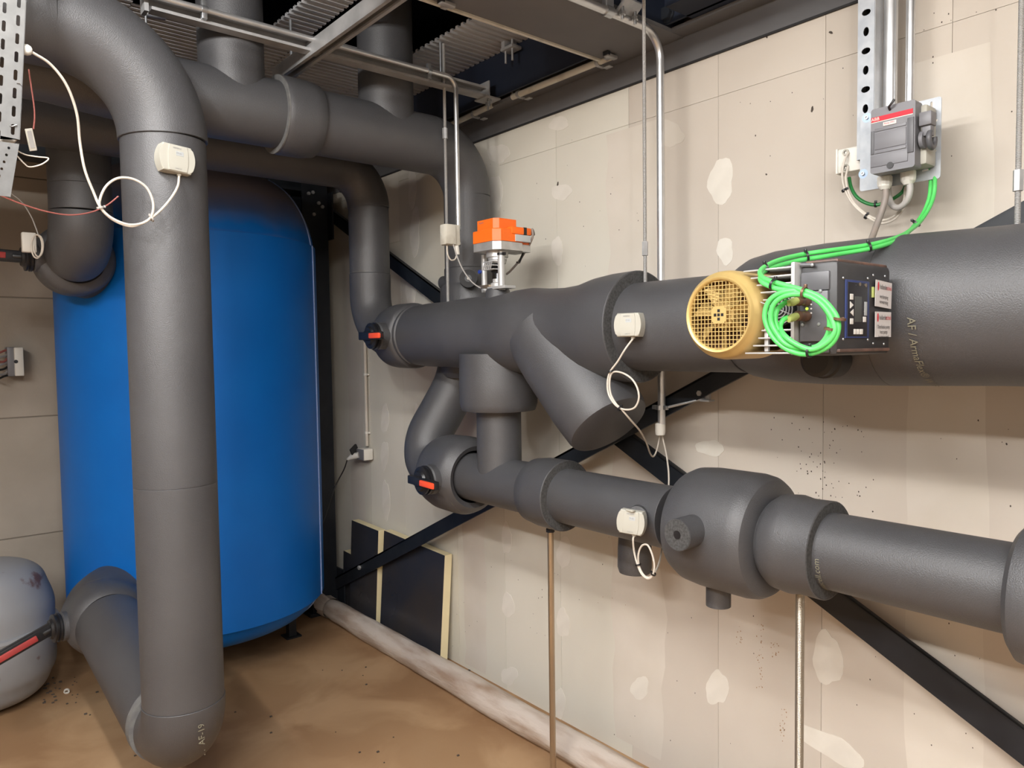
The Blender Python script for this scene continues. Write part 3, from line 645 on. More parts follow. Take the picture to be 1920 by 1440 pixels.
SY, SZ = 2.362, 1.015
t = thing('strut_channel', 'galvanised strut channel hung across the ceiling in front of the overhead header', 'channel')
channel('rail', (.615, SY+.02, SZ), (1.845, SY+.02, SZ), -Y, .041, .041, t, 'galv_dull')
b = MB().bb(1.83, 1.90, SY-.04, SY+.04, SZ-.026, SZ-.020).bb(1.845, 1.85, SY-.035, SY+.035, SZ-.022, SZ+.04)
obj('end_bracket', b, M['galv_dull'], t)
for dx in (-.02, .02): obj('bolt', MB().tube([(1.87+dx*.6, SY+dx, SZ-.055), (1.87+dx*.6, SY+dx, SZ+.0)], .004, 10).hexnut((1.87+dx*.6, SY+dx, SZ-.036), Z, .009, .009), M['galv'], t)
obj('hanger', MB().bb(.60, .612, SY, SY+.04, SZ-.02, 1.18), M['galv_dull'], t)
obj('hanger', MB().tube([(1.655, SY+.02, SZ), (1.655, SY+.02, 1.17)], .005, 10), M['galv'], t)
t = thing('strut_channel', 'grey strut channel running diagonally through the view below the ceiling deck, slot downwards', 'channel')
cz = .985; p = at(512, 153, z=cz); cx = p.x+.02
channel('rail', (cx, p.y, cz+.045), (cx, .55, cz+.045), -Z, .045, .050, t, 'galv_dull', lip=.012)
for y in (p.y-.12, 1.35): obj('hanger', MB().tube([(cx, y, cz+.04), (cx, y, 1.17)], .005, 10), M['galv'], t)

# ------------------------------------------------------------------ conduits
t = thing('steel_conduit', 'shiny steel conduit along the ceiling strut, bending down to the white junction box', 'conduit')
cy = SY-.032; xc = at(857, 300, y=cy).x; zc = SZ+.014; zl = at(857, 425, y=cy).z
obj('tube', MB().tube(bend([(.50, cy, zc), (xc, cy, zc), (xc, cy, zl-.002)], .045, 10), .0088, 18), M['conduit'], t, sharp=60)
for u in (383, 805):
    x = at(u, 20 if u < 500 else 135, y=cy).x; obj('clamp', MB().tube([(x-.008, cy, zc), (x+.008, cy, zc)], .0122, 16).bb(x-.008, x+.008, cy-.004, cy+.012, zc-.028, zc+.028, .002), M['galv'], t)
t = thing('steel_conduit', 'tall shiny steel conduit on the plaster wall, bent at the ceiling, white end cap below', 'conduit')
QX, QY = 1.862, 1.491; zb_ = at(1239, 795, x=QX).z; zt_ = .968
obj('tube', MB().tube(bend([(QX, QY, zb_), (QX, QY, zt_), (.5, QY, zt_)], .085, 14), .0120, 20), M['conduit'], t, sharp=60)
obj('end_cap', MB().lathe([(0, .022), (.0135, .022), (.0165, .018), (.0165, -.005), (.0145, -.016), (.008, -.018), (0, -.018)], at(1238, 806, x=QX), Z, 18), M['white'], t)
p = at(1238, 764, x=QX)
cl = obj('pipe_clip', MB().lathe([(.0125, -.007), (.0155, -.007), (.0155, .007), (.0125, .007)], p, Z, 20).box(p+Y*.022, (.012, .014, .013), .001).box(p-Y*.022, (.012, .014, .013), .001), M['galv'], t)
e = at(1322, 747, x=1.905)
obj('stand_off', MB().tube([p-Y*.020+X*.004, e], .0042, 10), M['galv'], t)
obj('stand_off_clamp', MB().box(e+V((.006, 0, .012)), (.012, .028, .042), .002).box(e+V((-.004, -.01, -.006)), (.03, .034, .005)).hexnut(e+V((-.004, .012, .016)), -X, .009, .012), M['galv_dull'], t)
cz_ = at(1140, 25, y=QY)
obj('conduit_clamp', MB().tube([(cz_.x-.014, QY, zt_), (cz_.x+.014, QY, zt_)], .0165, 18).bb(cz_.x-.016, cz_.x+.016, QY-.01, QY+.01, zt_, 1.02, .003), M['galv'], t)
t = thing('beam_clamp', 'galvanised beam clamp plate above the bent conduit at the top of the picture', 'clamp')
p = at(1180, 15, y=1.47); b = MB().box(p, (.075, .012, .05), .002, (X, V((0, .6, .8)), V((0, -.8, .6)))); obj('plate', b, M['galv_plate'], t)
for dx in (-.03, .025):
    obj('bolt', MB().tube([p+V((dx, 0, -.04)), p+V((dx, 0, .05))], .005, 10).hexnut(p+V((dx, 0, -.028)), Z, .010, .010), M['galv'], t)
t = thing('beam_clamp', 'dark beam clamp with a hanging bolt above the elbow of the near riser', 'clamp')
p = at(280, 14, y=2.62); obj('jaw', MB().box(p, (.05, .03, .06), .006).box(p+V((.02, 0, -.02)), (.06, .03, .015), .004), M['galv_dull'], t); obj('bolt', MB().tube([p+V((-.012, 0, -.06)), p+V((-.012, 0, .02))], .004, 10), M['galv'], t)
t = thing('beam_clamp', 'dim beam clamp with two bolts at the edge of the ceiling deck', 'clamp')
p = at(958, 92, x=1.86); obj('plate', MB().box(p, (.05, .07, .012), .003).box(p+V((0, .02, .02)), (.05, .02, .04), .003), M['galv_dull'], t)
for dy in (-.02, .02): obj('bolt', MB().tube([p+V((-.01, dy, -.05)), p+V((-.01, dy, .03))], .0045, 10), M['galv_dull'], t)

# cable conduit under the ledge, in two lengths with clips and a slack cable between
TXR = 1.925
def pvc(label, a, b, ca):
    t = thing('cable_conduit', label, 'conduit'); p, q = at(*a, x=TXR), at(*b, x=TXR)
    obj('tube', MB().tube([p, q], .0115, 16), M['old_white'], t)
    for c in ca:
        r = at(*c, x=TXR); k = at(c[0]+18, c[1]+9, x=TXR+.005)
        obj('clip', MB().lathe([(.0118, -.007), (.0145, -.007), (.0145, .007), (.0118, .007)], r, Y, 16).box(r+V((.012, 0, -.012)), (.03, .014, .006), .001).box(k, (.02, .03, .004), .001), M['galv_dull'], t)
    return t
pvc('short pale conduit length under the ledge, left of the strut bracket', (838, 238), (921, 198), [(889, 214)])
pvc('long pale conduit length under the ledge, right of the strut bracket', (961, 182), (1150, 105), [(973, 176), (1122, 117)])
tag(obj('slack_cable', MB().tube(spline(px([(915, 200), (923, 187), (931, 167), (943, 157), (955, 166), (965, 181)], x=TXR)), .004, 8), M['cable_grey']), 'grey slack cable looping between the two pale conduits', 'cable')
struct('trim_8', MB().bb(.4, 1.93, 1.788, 1.800, .984, .998), M['old_white'])
for (u, v) in ((838, 8), (1145, 106)):
    t = thing('spring_clip', 'small metal spring clip at the %s end of the boxing edge' % ('far left' if u < 1000 else 'right'), 'clip'); p = at(u, v, z=.978)
    obj('clip', MB().box(p, (.05, .02, .012), .003).box(p+V((.01, .02, .003)), (.02, .03, .006), .002), M['galv_dull'], t); obj('jaw', MB().box(p+V((-.02, 0, .008)), (.014, .024, .02), .003), M['black_steel'], t)

# ------------------------------------------------------------------ white junction box on the conduit
def tie(p, d, r, parent, m='black'):
    """cable tie: a band round the bundle and its lock"""
    d = V(d).normalized(); u, w_, _ = frame(d)
    return obj('cable_tie', MB().lathe([(r, -.0022), (r+.0016, -.0022), (r+.0016, .0022), (r, .0022)], p, d, 14, closed=True).box(V(p)+w_*(r+.003), (.005, .005, .006), .001), M[m], parent)
t = thing('junction_box', 'small scuffed white junction box below the conduit, left of the orange actuator', 'junction box')
c = at(844, 441, y=cy-.012); b = obj('housing', MB().box(c, (.068, .040, .078), .005), M['old_white'], t)
obj('lid', MB().box(c+V((-.012, -.0215, 0)), (.046, .006, .074), .003), M['old_white'], t)
for sz in (1, -1): obj('gland', MB().tube([c+V((.028, -.004, sz*.030)), c+V((.042, -.004, sz*.030))], .008, 14), M['galv'], t)
obj('cable_stub', MB().tube([c+V((.022, -.01, -.038)), c+V((.026, -.01, -.072))], .0085, 12), M['white'], t)
tag(obj('slack_cable', MB().tube(spline(px([(838, 459), (839, 475), (845, 487), (853, 486), (857, 476)], y=cy-.014)), .0028, 8), M['cable_white']), 'white cable looping under the small junction box', 'cable')
tag(obj('sensor_cable', MB().tube(spline(px([(850, 459), (856, 478), (866, 502), (879, 522), (890, 533), (901, 540)], x=1.63)), .0024, 8), M['cable_grey']), 'thin grey cable from the small junction box to the actuator foot', 'cable')

# ------------------------------------------------------------------ orange valve actuator
t = thing('valve_actuator', 'orange electric actuator on a bright two-pillar yoke above the pump line', 'actuator')
AC = V((PX_, 2.085, 0))
def zz(v): return ((720-v)/F_PX-.049)*2.69
def cham(w_, d, c): return [(-w_/2+c, -d/2), (w_/2-c*.4, -d/2), (w_/2, -d/2+c*.4), (w_/2, d/2-c*.4), (w_/2-c*.4, d/2), (-w_/2+c*.4, d/2), (-w_/2, d/2-c*.4), (-w_/2, -d/2+c)]
o = V((PX_, 2.085, zz(459)))
obj('gear_base', MB().prism(cham(.128, .140, .022), o+V((.004, 0, -.030)), X, Y, .030, .003).prism(cham(.05, .09, .010), o+V((.088, -.012, -.030)), X, Y, .026, .002), M['alu'], t)
obj('motor_cover', MB().prism(cham(.130, .142, .022), o+V((.004, 0, 0)), X, Y, .044, .004), M['orange'], t)
obj('motor_cover', MB().prism(cham(.100, .112, .016), o+V((.006, .008, .044)), X, Y, .038, .005), M['orange'], t)
obj('side_housing', MB().prism(cham(.05, .092, .010), o+V((.088, -.012, -.004)), X, Y, .018, .003), M['orange'], t)
hb = o+V((.054, -.050, .040))
obj('terminal_cover', MB().box(hb, (.092, .05, .026), .004), M['orange'], t)
obj('terminal_gap', MB().box(hb+V((.016, 0, 0)), (.014, .052, .027), .001), M['black'], t)
obj('name_plate', MB().box(hb+V((.006, -.0, -.026)), (.070, .051, .024), .001), M['silver_label'], t)
obj('cable_entry', MB().lathe([(0, 0), (.009, 0), (.009, .016), (.006, .020), (0, .020)], hb+V((.047, 0, 0)), X, 16), M['black'], t)
flatobj('maker_mark', MB().flat(text('BELIMO', .008), V((PX_-.0452, 2.118, o.z+.072)), -Y, Z), M['ink_grey'], t)
z0 = zz(540); z1 = o.z-.030
obj('yoke_head', MB().lathe([(0, 0), (.040, 0), (.040, -.020), (.034, -.022), (.034, -.030), (0, -.030)], V((PX_, 2.085, z1)), Z, 32), M['alu'], t)
obj('notch_ring', MB().lathe([(.018, -.030), (.033, -.031), (.031, -.043), (.018, -.044)], V((PX_, 2.085, z1)), Z, 14), M['alu_white'], t, sharp=15)
bl = [(.014, -.044)]
for k in range(5): bl += [(.025, -.047-.006*k), (.020, -.050-.006*k)]
obj('bellows', MB().lathe(bl+[(.0, -.076)], V((PX_, 2.085, z1)), Z, 24), M['black_matt'], t, sharp=20)
pl1 = at(908, 510, x=PX_+.012); pl2 = at(940, 510, x=PX_-.012)
for p, r in ((pl1, .0105), (pl2, .0125)):
    obj('pillar', MB().tube([(p.x, p.y, z0), (p.x, p.y, z1-.001)], r, 18).hexnut((p.x, p.y, z0-.012), Z, r*1.1, .012), M['alu_white'], t)
obj('stem', MB().tube([(PX_, 2.085, z0-.01), (PX_, 2.085, z1-.07)], .0055, 14), M['galv'], t)
m_ = (pl1+pl2)/2
sp = MB()
for k in range(3): sp.box(V((PX_-.02, 2.085-.002, zz(494+7*k))), (.05, .058, .003), .0005)
for k in range(5): sp.box(V((PX_-.045, 2.105-.010*k, zz(501))), (.003, .003, .026), 0, (X, V((0, .9, .35)), V((0, -.35, .9))))
obj('travel_scale', sp, M['alu_white'], t)
obj('base_clamp', MB().lathe([(0, 0), (.026, 0), (.026, .018), (.018, .022), (.018, .034), (0, .034)], (PX_, 2.085, z0-.004), Z, 24).box((PX_-.012, 2.05, z0-.004), (.05, .10, .010), .001), M['alu_white'], t)
obj('clamp_strap', MB().box((PX_-.028, 2.125, z0+.004), (.012, .06, .012), .001), M['copper'], t)
obj('blue_knob', MB().tube([pl1+V((-.012, .006, 0)), pl1+V((-.02, .006, 0))], .007, 12), M['blue_dot'], t); ALL[-1].location.z = 0
obj('cable_tie', MB().lathe([(.0128, -.004), (.0148, -.004), (.0148, .004), (.0128, .004)], (pl2.x, pl2.y, zz(481)), Z, 16, closed=True).box((pl2.x, pl2.y-.016, zz(481)), (.01, .012, .01), .001), M['black'], t)
obj('lever', MB().tube([(pl2.x+.01, pl2.y, zz(470)), (pl2.x+.035, pl2.y-.012, zz(466)), (pl2.x+.044, pl2.y-.02, zz(464))], .003, 8), M['alu_white'], t)
c_ = hb+V((.062, 0, 0))
cab = spline([c_, c_+V((.014, -.004, -.004))]+px([(998, 430), (999, 442), (994, 456), (985, 471), (973, 490), (958, 507), (950, 514)], x=1.785), 6)
tk = tag(obj('actuator_cable', MB().tube(cab, .0042, 10), M['cable_brown']), 'dark cable arching from the orange actuator down behind the yoke', 'cable')
tie(at(993, 452, x=1.785), (0, .3, -1), .0045, tk); tie(at(971, 492, x=1.785), (0, .4, -1), .0045, tk)
obj('cable_tail', MB().tube(px([(991, 452), (983, 470), (974, 491)], x=1.78), .0042, 8), M['cable_black'], tk)

# ------------------------------------------------------------------ temperature sensors on the pipes
def sensor(label, c, n, wdt, h, dep, roll=0):
    n = V(n).normalized(); ux = Z.cross(n).normalized(); uy = n.cross(ux)
    cr, sr = math.cos(roll), math.sin(roll); ux, uy = ux*cr+uy*sr, uy*cr-ux*sr
    t = thing('pipe_sensor', label, 'sensor'); P = []
    for k in range(9): a = -1+2*k/8; P.append((wdt*.5-.11*wdt*a*a, a*h*.5))
    for k in range(9): a = 1-2*k/8; P.append((-wdt*.5+.11*wdt*a*a, a*h*.5))
    c = V(c)
    obj('housing', MB().prism(P, c-n*dep, ux, uy, dep, .004), M['cream'], t, sharp=30)
    Q = [(wdt*.30-.03*wdt*(a*a), a*h*.47) for a in (-1, -.5, 0, .5, 1)]+[(-wdt*.24, h*.47), (-wdt*.26, h*.2), (-wdt*.26, -h*.2), (-wdt*.24, -h*.47)]
    f = obj('cover', MB().prism(Q, c-n*.001, ux, uy, .0025, .001), M['cream'], t)
    obj('label_window', MB().prism([(-.02*wdt*5/2, .10*h), (.10*wdt*1.6, .10*h), (.10*wdt*1.6, .26*h), (-.02*wdt*5/2, .26*h)], c+n*.0014, ux, uy, .0006), M['silver_label'], f)
    tx = MB().flat(text('SIEMENS', h*.085), c+n*.0021+ux*(-.02*wdt)+uy*(.36*h), ux, uy).flat(text('QAE2120', h*.06), c+n*.0021+uy*(-.38*h)+ux*(.02*wdt), ux, uy)
    tx.flat(text('TT-02', h*.08), c+n*.0024+ux*.03*wdt+uy*.18*h, ux, uy)
    flatobj('printed_mark', tx, M['ink_grey'], f)
    obj('gland', MB().tube([c-n*dep*.5-uy*h*.48+ux*wdt*.12, c-n*dep*.5-uy*(h*.48+.006)+ux*wdt*.12], .006, 12), M['cream'], t)
    return t, c-n*dep*.5-uy*(h*.48+.006)+ux*wdt*.12
t, g = sensor('cream temperature sensor box on the near riser with its cable looped below', at(333, 297, y=2.150), (.16, -1, .03), .098, .074, .033, -.05)
obj('pocket', MB().tube([at(333, 297, y=2.17), at(320, 297, y=2.24)], .022, 20), FO, t)
L1 = [(60, 98, 2.02), (95, 121, 2.04), (125, 160, 2.06), (144, 213, 2.09), (150, 268, 2.12), (159, 318, 2.13), (176, 362, 2.14), (188, 388, 2.14), (208, 408, 2.14), (240, 421, 2.14), (268, 418, 2.14), (284, 405, 2.14), (287, 380, 2.14), (275, 352, 2.14), (250, 336, 2.14), (222, 334, 2.14),
      (200, 348, 2.14), (188, 372, 2.14), (189, 390, 2.142), (212, 412, 2.142), (244, 424, 2.142), (270, 417, 2.142), (296, 399, 2.142), (318, 375, 2.142), (333, 350, 2.142)]
tk = tag(obj('sensor_cable', MB().tube(spline([at(u, v, y=y) for u, v, y in L1]+[g], 7), .0033, 10), M['cable_white']), 'white cable from the perforated tray, looped once in front of the near riser', 'cable')
tie(at(188, 389, y=2.14), (.3, 0, -1), .0075, tk, 'cable_grey'); tie(at(284, 410, y=2.14), (1, 0, .5), .0075, tk, 'cable_grey')
t, g = sensor('cream temperature sensor box on the pump line left of the gold motor', at(1176, 609, x=1.518), (-1, -.22, .02), .082, .064, .030)
L1 = [(1172, 655, 1.51), (1158, 678, 1.51), (1144, 697, 1.51), (1139, 716, 1.51), (1141, 738, 1.51), (1151, 756, 1.51), (1164, 766, 1.51), (1180, 768, 1.51), (1192, 762, 1.51), (1198, 745, 1.51), (1194, 725, 1.51), (1182, 708, 1.51), (1163, 698, 1.51), (1148, 699, 1.512), (1143, 715, 1.512), (1145, 738, 1.512), (1155, 757, 1.512),
      (1166, 768, 1.512), (1182, 787, 1.54), (1200, 808, 1.6), (1212, 830, 1.7), (1219, 850, 1.8), (1225, 856, 1.85), (1231, 845, 1.87), (1236, 823, 1.88), (1237, 813, 1.88)]
tk = tag(obj('sensor_cable', MB().tube(spline([g]+[at(u, v, x=x) for u, v, x in L1], 7), .0026, 10), M['cable_white']), 'white cable from the pump line sensor, looped and rising to the conduit end', 'cable')
tie(at(1145, 697, x=1.51), (0, .3, 1), .0065, tk); tie(at(1163, 766, x=1.51), (0, -1, -.6), .0065, tk)
t, g = sensor('white temperature sensor box tilted on the lower line beside the big foam bulge', at(1182, 980, x=1.535), (-1, -.42, .06), .080, .066, .026, -.07)
obj('pocket', MB().tube([at(1194, 968, x=1.56), at(1201, 962, x=1.64)], [.028, .030], 24), FO, t)
obj('latch', MB().box(at(1182, 957, x=1.535), (.012, .026, .006), .002), M['cream'], t)
L1 = [(1187, 1012, 1.54), (1189, 1034, 1.55), (1195, 1058, 1.55), (1203, 1076, 1.55), (1214, 1085, 1.55), (1223, 1080, 1.55), (1227, 1062, 1.55), (1223, 1040, 1.55), (1214, 1022, 1.55), (1203, 1024, 1.55), (1197, 1040, 1.55), (1198, 1060, 1.552), (1206, 1077, 1.552), (1216, 1083, 1.553), (1226, 1075, 1.56), (1235, 1058, 1.62), (1241, 1030, 1.74), (1248, 980, 1.80), (1254, 905, 1.84), (1251, 862, 1.87), (1244, 828, 1.88), (1240, 813, 1.88)]
tk = tag(obj('sensor_cable', MB().tube(spline([g]+[at(u, v, x=x) for u, v, x in L1], 7), .0027, 10), M['cable_white']), 'white cable from the lower line sensor, looped once and passing behind the pipe', 'cable')
tie(at(1196, 1059, x=1.55), (0, -.3, -1), .006, tk); tie(at(1225, 1076, x=1.55), (0, -.5, 1), .006, tk)

# ------------------------------------------------------------------ switch panel on the strut
t = thing('strut_channel', 'perforated galvanised strut post behind the switch plate, with a row of dark holes', 'channel')
y0, y1 = at(1640, 100, x=1.875).y, at(1609, 100, x=1.875).y; za, zb2 = at(1610, 300, x=1.875).z, 1.17; yc = (y0+y1)/2
holes = []
for k, v in enumerate(range(-80, 300, 36)):
    z = at(1624, 24+v-0, x=1.875).z
for k in range(11):
    z = at(1624, 240-36*k, x=1.875).z
    a, b_ = ((.0075, .0055) if k % 2 == 0 else (.0048, .0078)); holes.append(ell(a*1.45, b_*1.4, 16, 0, z-za))
addp = MB(); addplate(addp, plate([(-(y1-y0)/2, 0), ((y1-y0)/2, 0), ((y1-y0)/2, zb2-za), (-(y1-y0)/2, zb2-za)], holes, .0025), (1.875, yc, za), -Y, Z)
obj('web', addp, M['galv_plate'], t, smooth=False)
for y in (y0, y1): obj('flange', MB().bb(1.875, 1.916, y-.00125, y+.00125, za, zb2), M['galv_dull'], t)
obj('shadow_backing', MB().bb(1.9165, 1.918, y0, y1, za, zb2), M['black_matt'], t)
for (u, r, lab) in ((1669, .0165, 'thick galvanised conduit rising behind the switch plate beside the perforated strut'), (1706, .0105, 'thin galvanised conduit rising behind the switch plate')):
    p = at(u, 150, x=1.925); t = thing('steel_conduit', lab, 'conduit'); obj('tube', MB().tube([(p.x, p.y, .50), (p.x, p.y, 1.17)], r, 20), M['conduit'], t, sharp=60)
t = thing('mounting_plate', 'galvanised slotted mounting plate carrying the grey switch on the strut post', 'plate')
py0, py1, pz0, pz1 = .683, .868, .376, .561
def slot(u, v, l, w_, a):
    p = at(u, v, x=1.862); return [(x_, y_) for x_, y_ in [(py1-p.y+q[0]*math.cos(a)-q[1]*math.sin(a), p.z-pz0+q[0]*math.sin(a)+q[1]*math.cos(a)) for q in rpoly(l, w_, w_*.48, 3)]]
hs = [slot(1747, 200, .022, .005, 1.57), slot(1737, 222, .020, .004, .1), slot(1752, 232, .022, .004, .9), slot(1743, 305, .018, .005, 1.57), slot(1737, 319, .018, .004, .1), slot(1755, 283, .004, .004, 0)]
pb = MB(); addplate(pb, plate(rpoly(py1-py0, pz1-pz0, .006, 3, (py1-py0)/2, (pz1-pz0)/2), hs, .0022), (1.8625, py1, pz0), -Y, Z); obj('sheet', pb, M['galv_plate'], t, smooth=False)
for (u, v) in ((1626, 221), (1619, 326)):
    p = at(u, v, x=1.862); wsh = obj('washer', MB().lathe([(0, 0), (.0115, 0), (.0115, .0018), (.004, .0018)], p, -X, 24), M['blue_zinc'], t)
    obj('bolt_head', MB().lathe([(0, .0015), (.0048, .0015), (.0048, .006), (.0025, .006), (.002, .003), (0, .003)], p, -X, 12), M['galv'], wsh)

t = thing('isolator_switch', 'grey isolator switch with red stripe and side handle on the mounting plate', 'switch')
sy0, sy1, sz0, sz1 = .705, .803, .394, .543
obj('back_box', MB().bb(1.805, 1.8605, .692, .800, .402, .536, .006), M['cream'], t)
cv = obj('cover', MB().prism(rpoly(sy1-sy0, sz1-sz0, .006, 3), (1.810, (sy0+sy1)/2, (sz0+sz1)/2), -Y, Z, .036, .004), M['grey_plastic'], t, sharp=30)
fx = 1.7738; w_ = sy1-sy0; ym = (sy0+sy1)/2
def fp(a, b): return V((fx, ym-a*w_/2, sz0+(sz1-sz0)*b))          # a: -1 left .. 1 right, b: 0 bottom .. 1 top
def fq(a0, a1, b0, b1, m, name, dep=.0022, par=None): return obj(name, MB().prism([(a0*w_/2, b0*(sz1-sz0)), (a1*w_/2, b0*(sz1-sz0)), (a1*w_/2, b1*(sz1-sz0)), (a0*w_/2, b1*(sz1-sz0))], (fx+.0004, ym, sz0), -Y, Z, dep, .0006), M[m], par or cv)
fq(-.98, .90, .795, .87, 'ink_red', 'red_stripe', .0012); fq(-.98, .90, .782, .795, 'white', 'white_stripe', .0011)
flatobj('maker_mark', MB().flat(text('ABB', .0105), fp(-.78, .832)-X*.0013, -Y, Z), M['white'], cv)
lb = fq(-.42, .18, .70, .76, 'paper', 'name_label', .0024); flatobj('label_print', MB().flat(text('Pomp W01', .005), fp(-.12, .735)-X*.0024, -Y, Z), M['ink_red'], cv)
fq(-.80, .62, .64, .685, 'grey_plastic', 'rib'); fq(-.80, .62, .36, .615, 'grey_plastic', 'rib'); fq(-.80, .62, .30, .34, 'grey_plastic', 'rib'); fq(-.98, .70, .10, .275, 'grey_plastic', 'rib'); fq(-.98, -.84, .30, .66, 'grey_plastic_dark', 'rib')
fq(.68, .95, .22, .74, 'grey_plastic_dark', 'latch', .003)
obj('fixing_recess', MB().tube([fp(-.08, .085)-X*.0004, fp(-.08, .085)-X*.002], .0075, 16), M['black'], cv)
obj('lid_tie', MB().tube(spline([fp(-.12, .93), fp(-.10, .96)-X*.008, fp(.02, .99)-X*.012, fp(.16, 1.05)-X*.010]), .0028, 8), M['cable_black'], t)
hp = at(1722, 226, x=1.787)
obj('handle', MB().box((1.795, sy0-.018, hp.z), (.030, .026, .030), .002).tube([(1.800, sy0-.004, hp.z-.042), (1.800, sy0-.012, hp.z-.042)], .020, 20).box((1.798, sy0-.018, hp.z-.022), (.022, .020, .03), .003), M['grey_plastic'], t)
ringpts = [V((1.803+.016*math.cos(a), sy0-.024, hp.z-.043+.019*math.sin(a))) for a in [math.radians(130+25*k) for k in range(11)]]
obj('handle_ring', MB().tube(ringpts, .0062, 12), M['grey_plastic_dark'], t)
for (u, v, r) in ((1659, 340, .0155), (1703, 330, .0155)):
    p = at(u, v, x=1.835); p.x = 1.835
    obj('cable_gland', MB().lathe([(0, .020), (r*.9, .020), (r*.9, .012), (r*1.08, .010), (r*1.08, -.004), (r, -.012), (r*.62, -.020), (0, -.020)], p, Z, 12), M['white'], t, sharp=25)

t = thing('junction_box', 'cream junction box half hidden behind the left edge of the mounting plate', 'junction box')
p = at(1586, 302, x=1.90); obj('housing', MB().box(p+V((.02, -.012, 0)), (.06, .062, .062), .005), M['white'], t)
obj('lid', MB().box(p+V((.006, .018, 0)), (.04, .006, .064), .002), M['white'], t)
for v in (287, 315): obj('grommet', MB().lathe([(.004, .0), (.008, .0), (.008, .004), (.004, .004)], at(1590, v, x=1.9)+V((-.010, 0, 0)), -X, 16), M['cream'], t)

tk = tag(obj('power_cable', MB().tube(spline(px([(1661, 352, 1.835), (1660, 372, 1.83), (1652, 400, 1.82), (1640, 432, 1.80), (1630, 460, 1.76), (1622, 480, 1.71), (1615, 500, 1.66), (1606, 520, 1.60)], x=1.8), 6), .0074, 14), M['cable_brown']), 'thick brown-grey cable dropping from the left gland to the back of the pump controller', 'cable')
tag(obj('power_cable', MB().tube(spline(px([(1706, 345, 1.835), (1706, 360, 1.835), (1700, 377, 1.837), (1686, 389, 1.845), (1673, 385, 1.86), (1667, 370, 1.875), (1665, 352, 1.885), (1664, 330, 1.89)], x=1.84), 6), .0072, 14), M['cable_grey']), 'thick pale grey cable making a U below the right gland of the switch', 'cable')
tk = tag(obj('control_cable', MB().tube(spline(px([(1591, 286, 1.888), (1584, 300, 1.875), (1579, 325, 1.872), (1583, 352, 1.875), (1597, 380, 1.875), (1620, 402, 1.875), (1648, 418, 1.875), (1672, 414, 1.875), (1690, 397, 1.875), (1699, 375, 1.885), (1700, 350, 1.905)], x=1.875), 6), .0027, 10), M['cable_white']), 'outer thin white cable hanging in a loop below the mounting plate', 'cable')
tie(at(1583, 357, x=1.874), (0, -.5, -1), .0052, tk); tie(at(1624, 406, x=1.874), (0, -1, -.6), .0052, tk)
tag(obj('control_cable', MB().tube(spline(px([(1590, 312, 1.888), (1586, 335, 1.877), (1591, 360, 1.877), (1605, 385, 1.877), (1630, 405, 1.877), (1655, 413, 1.877), (1678, 404, 1.877), (1693, 384, 1.88), (1697, 350, 1.905)], x=1.877), 6), .0027, 10), M['cable_white']), 'inner thin white cable hanging in a loop below the mounting plate', 'cable')
tk = tag(obj('data_cable', MB().tube(spline(px([(1592, 333, 1.90), (1596, 352, 1.895), (1607, 370, 1.89), (1625, 381, 1.89), (1645, 384, 1.89), (1668, 376, 1.895), (1690, 362, 1.90), (1700, 345, 1.91)], x=1.89), 6), .0044, 10), M['green_dark']), 'dark green cable curving below the mounting plate behind the grey cables', 'cable')
tie(at(1642, 384, x=1.89), (0, 1, 0), .0048, tk)

# green data cables: two, from behind the plate along the pipe to the controller, coiled twice
up1 = [(1752, 300, 1.885), (1753, 340, 1.86), (1751, 365, 1.85), (1742, 390, 1.83), (1724, 417, 1.79), (1702, 435, 1.70), (1684, 444, 1.64), (1664, 451, 1.59), (1630, 459, 1.54), (1590, 465, 1.50), (1545, 471, 1.45), (1500, 478, 1.41), (1460, 488, 1.34), (1436, 499, 1.28), (1425, 510, 1.235)]
up2 = [(1745, 310, 1.885), (1745, 345, 1.865), (1742, 372, 1.852), (1732, 398, 1.83), (1716, 421, 1.785), (1698, 440, 1.68), (1680, 451, 1.62), (1660, 459, 1.575), (1628, 467, 1.53), (1588, 474, 1.495), (1545, 481, 1.445), (1500, 488, 1.405), (1460, 498, 1.335), (1434, 508, 1.27), (1426, 519, 1.23)]
co1 = [(1432, 522, 1.205), (1455, 530, 1.195), (1480, 537, 1.19), (1508, 545, 1.185), (1535, 556, 1.185), (1556, 575, 1.185), (1570, 598, 1.185), (1570, 625, 1.185), (1556, 647, 1.185), (1532, 660, 1.185), (1505, 664, 1.185), (1478, 656, 1.185), (1456, 640, 1.185), (1441, 618, 1.185), (1434, 594, 1.185), (1439, 570, 1.185), (1454, 554, 1.185), (1478, 546, 1.185), (1508, 546, 1.19), (1532, 557, 1.195), (1549, 577, 1.195), (1556, 602, 1.195), (1552, 628, 1.195), (1535, 648, 1.195), (1508, 654, 1.195), (1482, 644, 1.195), (1464, 626, 1.195), (1454, 604, 1.195), (1456, 584, 1.20), (1466, 572, 1.21), (1476, 565, 1.22)]
co2 = [(1430, 530, 1.20), (1455, 541, 1.19), (1482, 545, 1.187), (1510, 552, 1.187), (1532, 562, 1.187), (1548, 580, 1.187), (1560, 600, 1.187), (1560, 622, 1.187), (1550, 640, 1.187), (1528, 652, 1.187), (1502, 653, 1.187), (1474, 645, 1.182), (1457, 626, 1.182), (1446, 604, 1.182), (1447, 580, 1.182), (1458, 563, 1.182), (1480, 553, 1.182), (1510, 553, 1.182), (1536, 566, 1.18), (1556, 590, 1.18), (1565, 618, 1.18), (1553, 640, 1.18), (1525, 655, 1.178), (1498, 648, 1.178), (1474, 632, 1.18), (1463, 615, 1.20), (1468, 600, 1.21), (1478, 595, 1.22)]
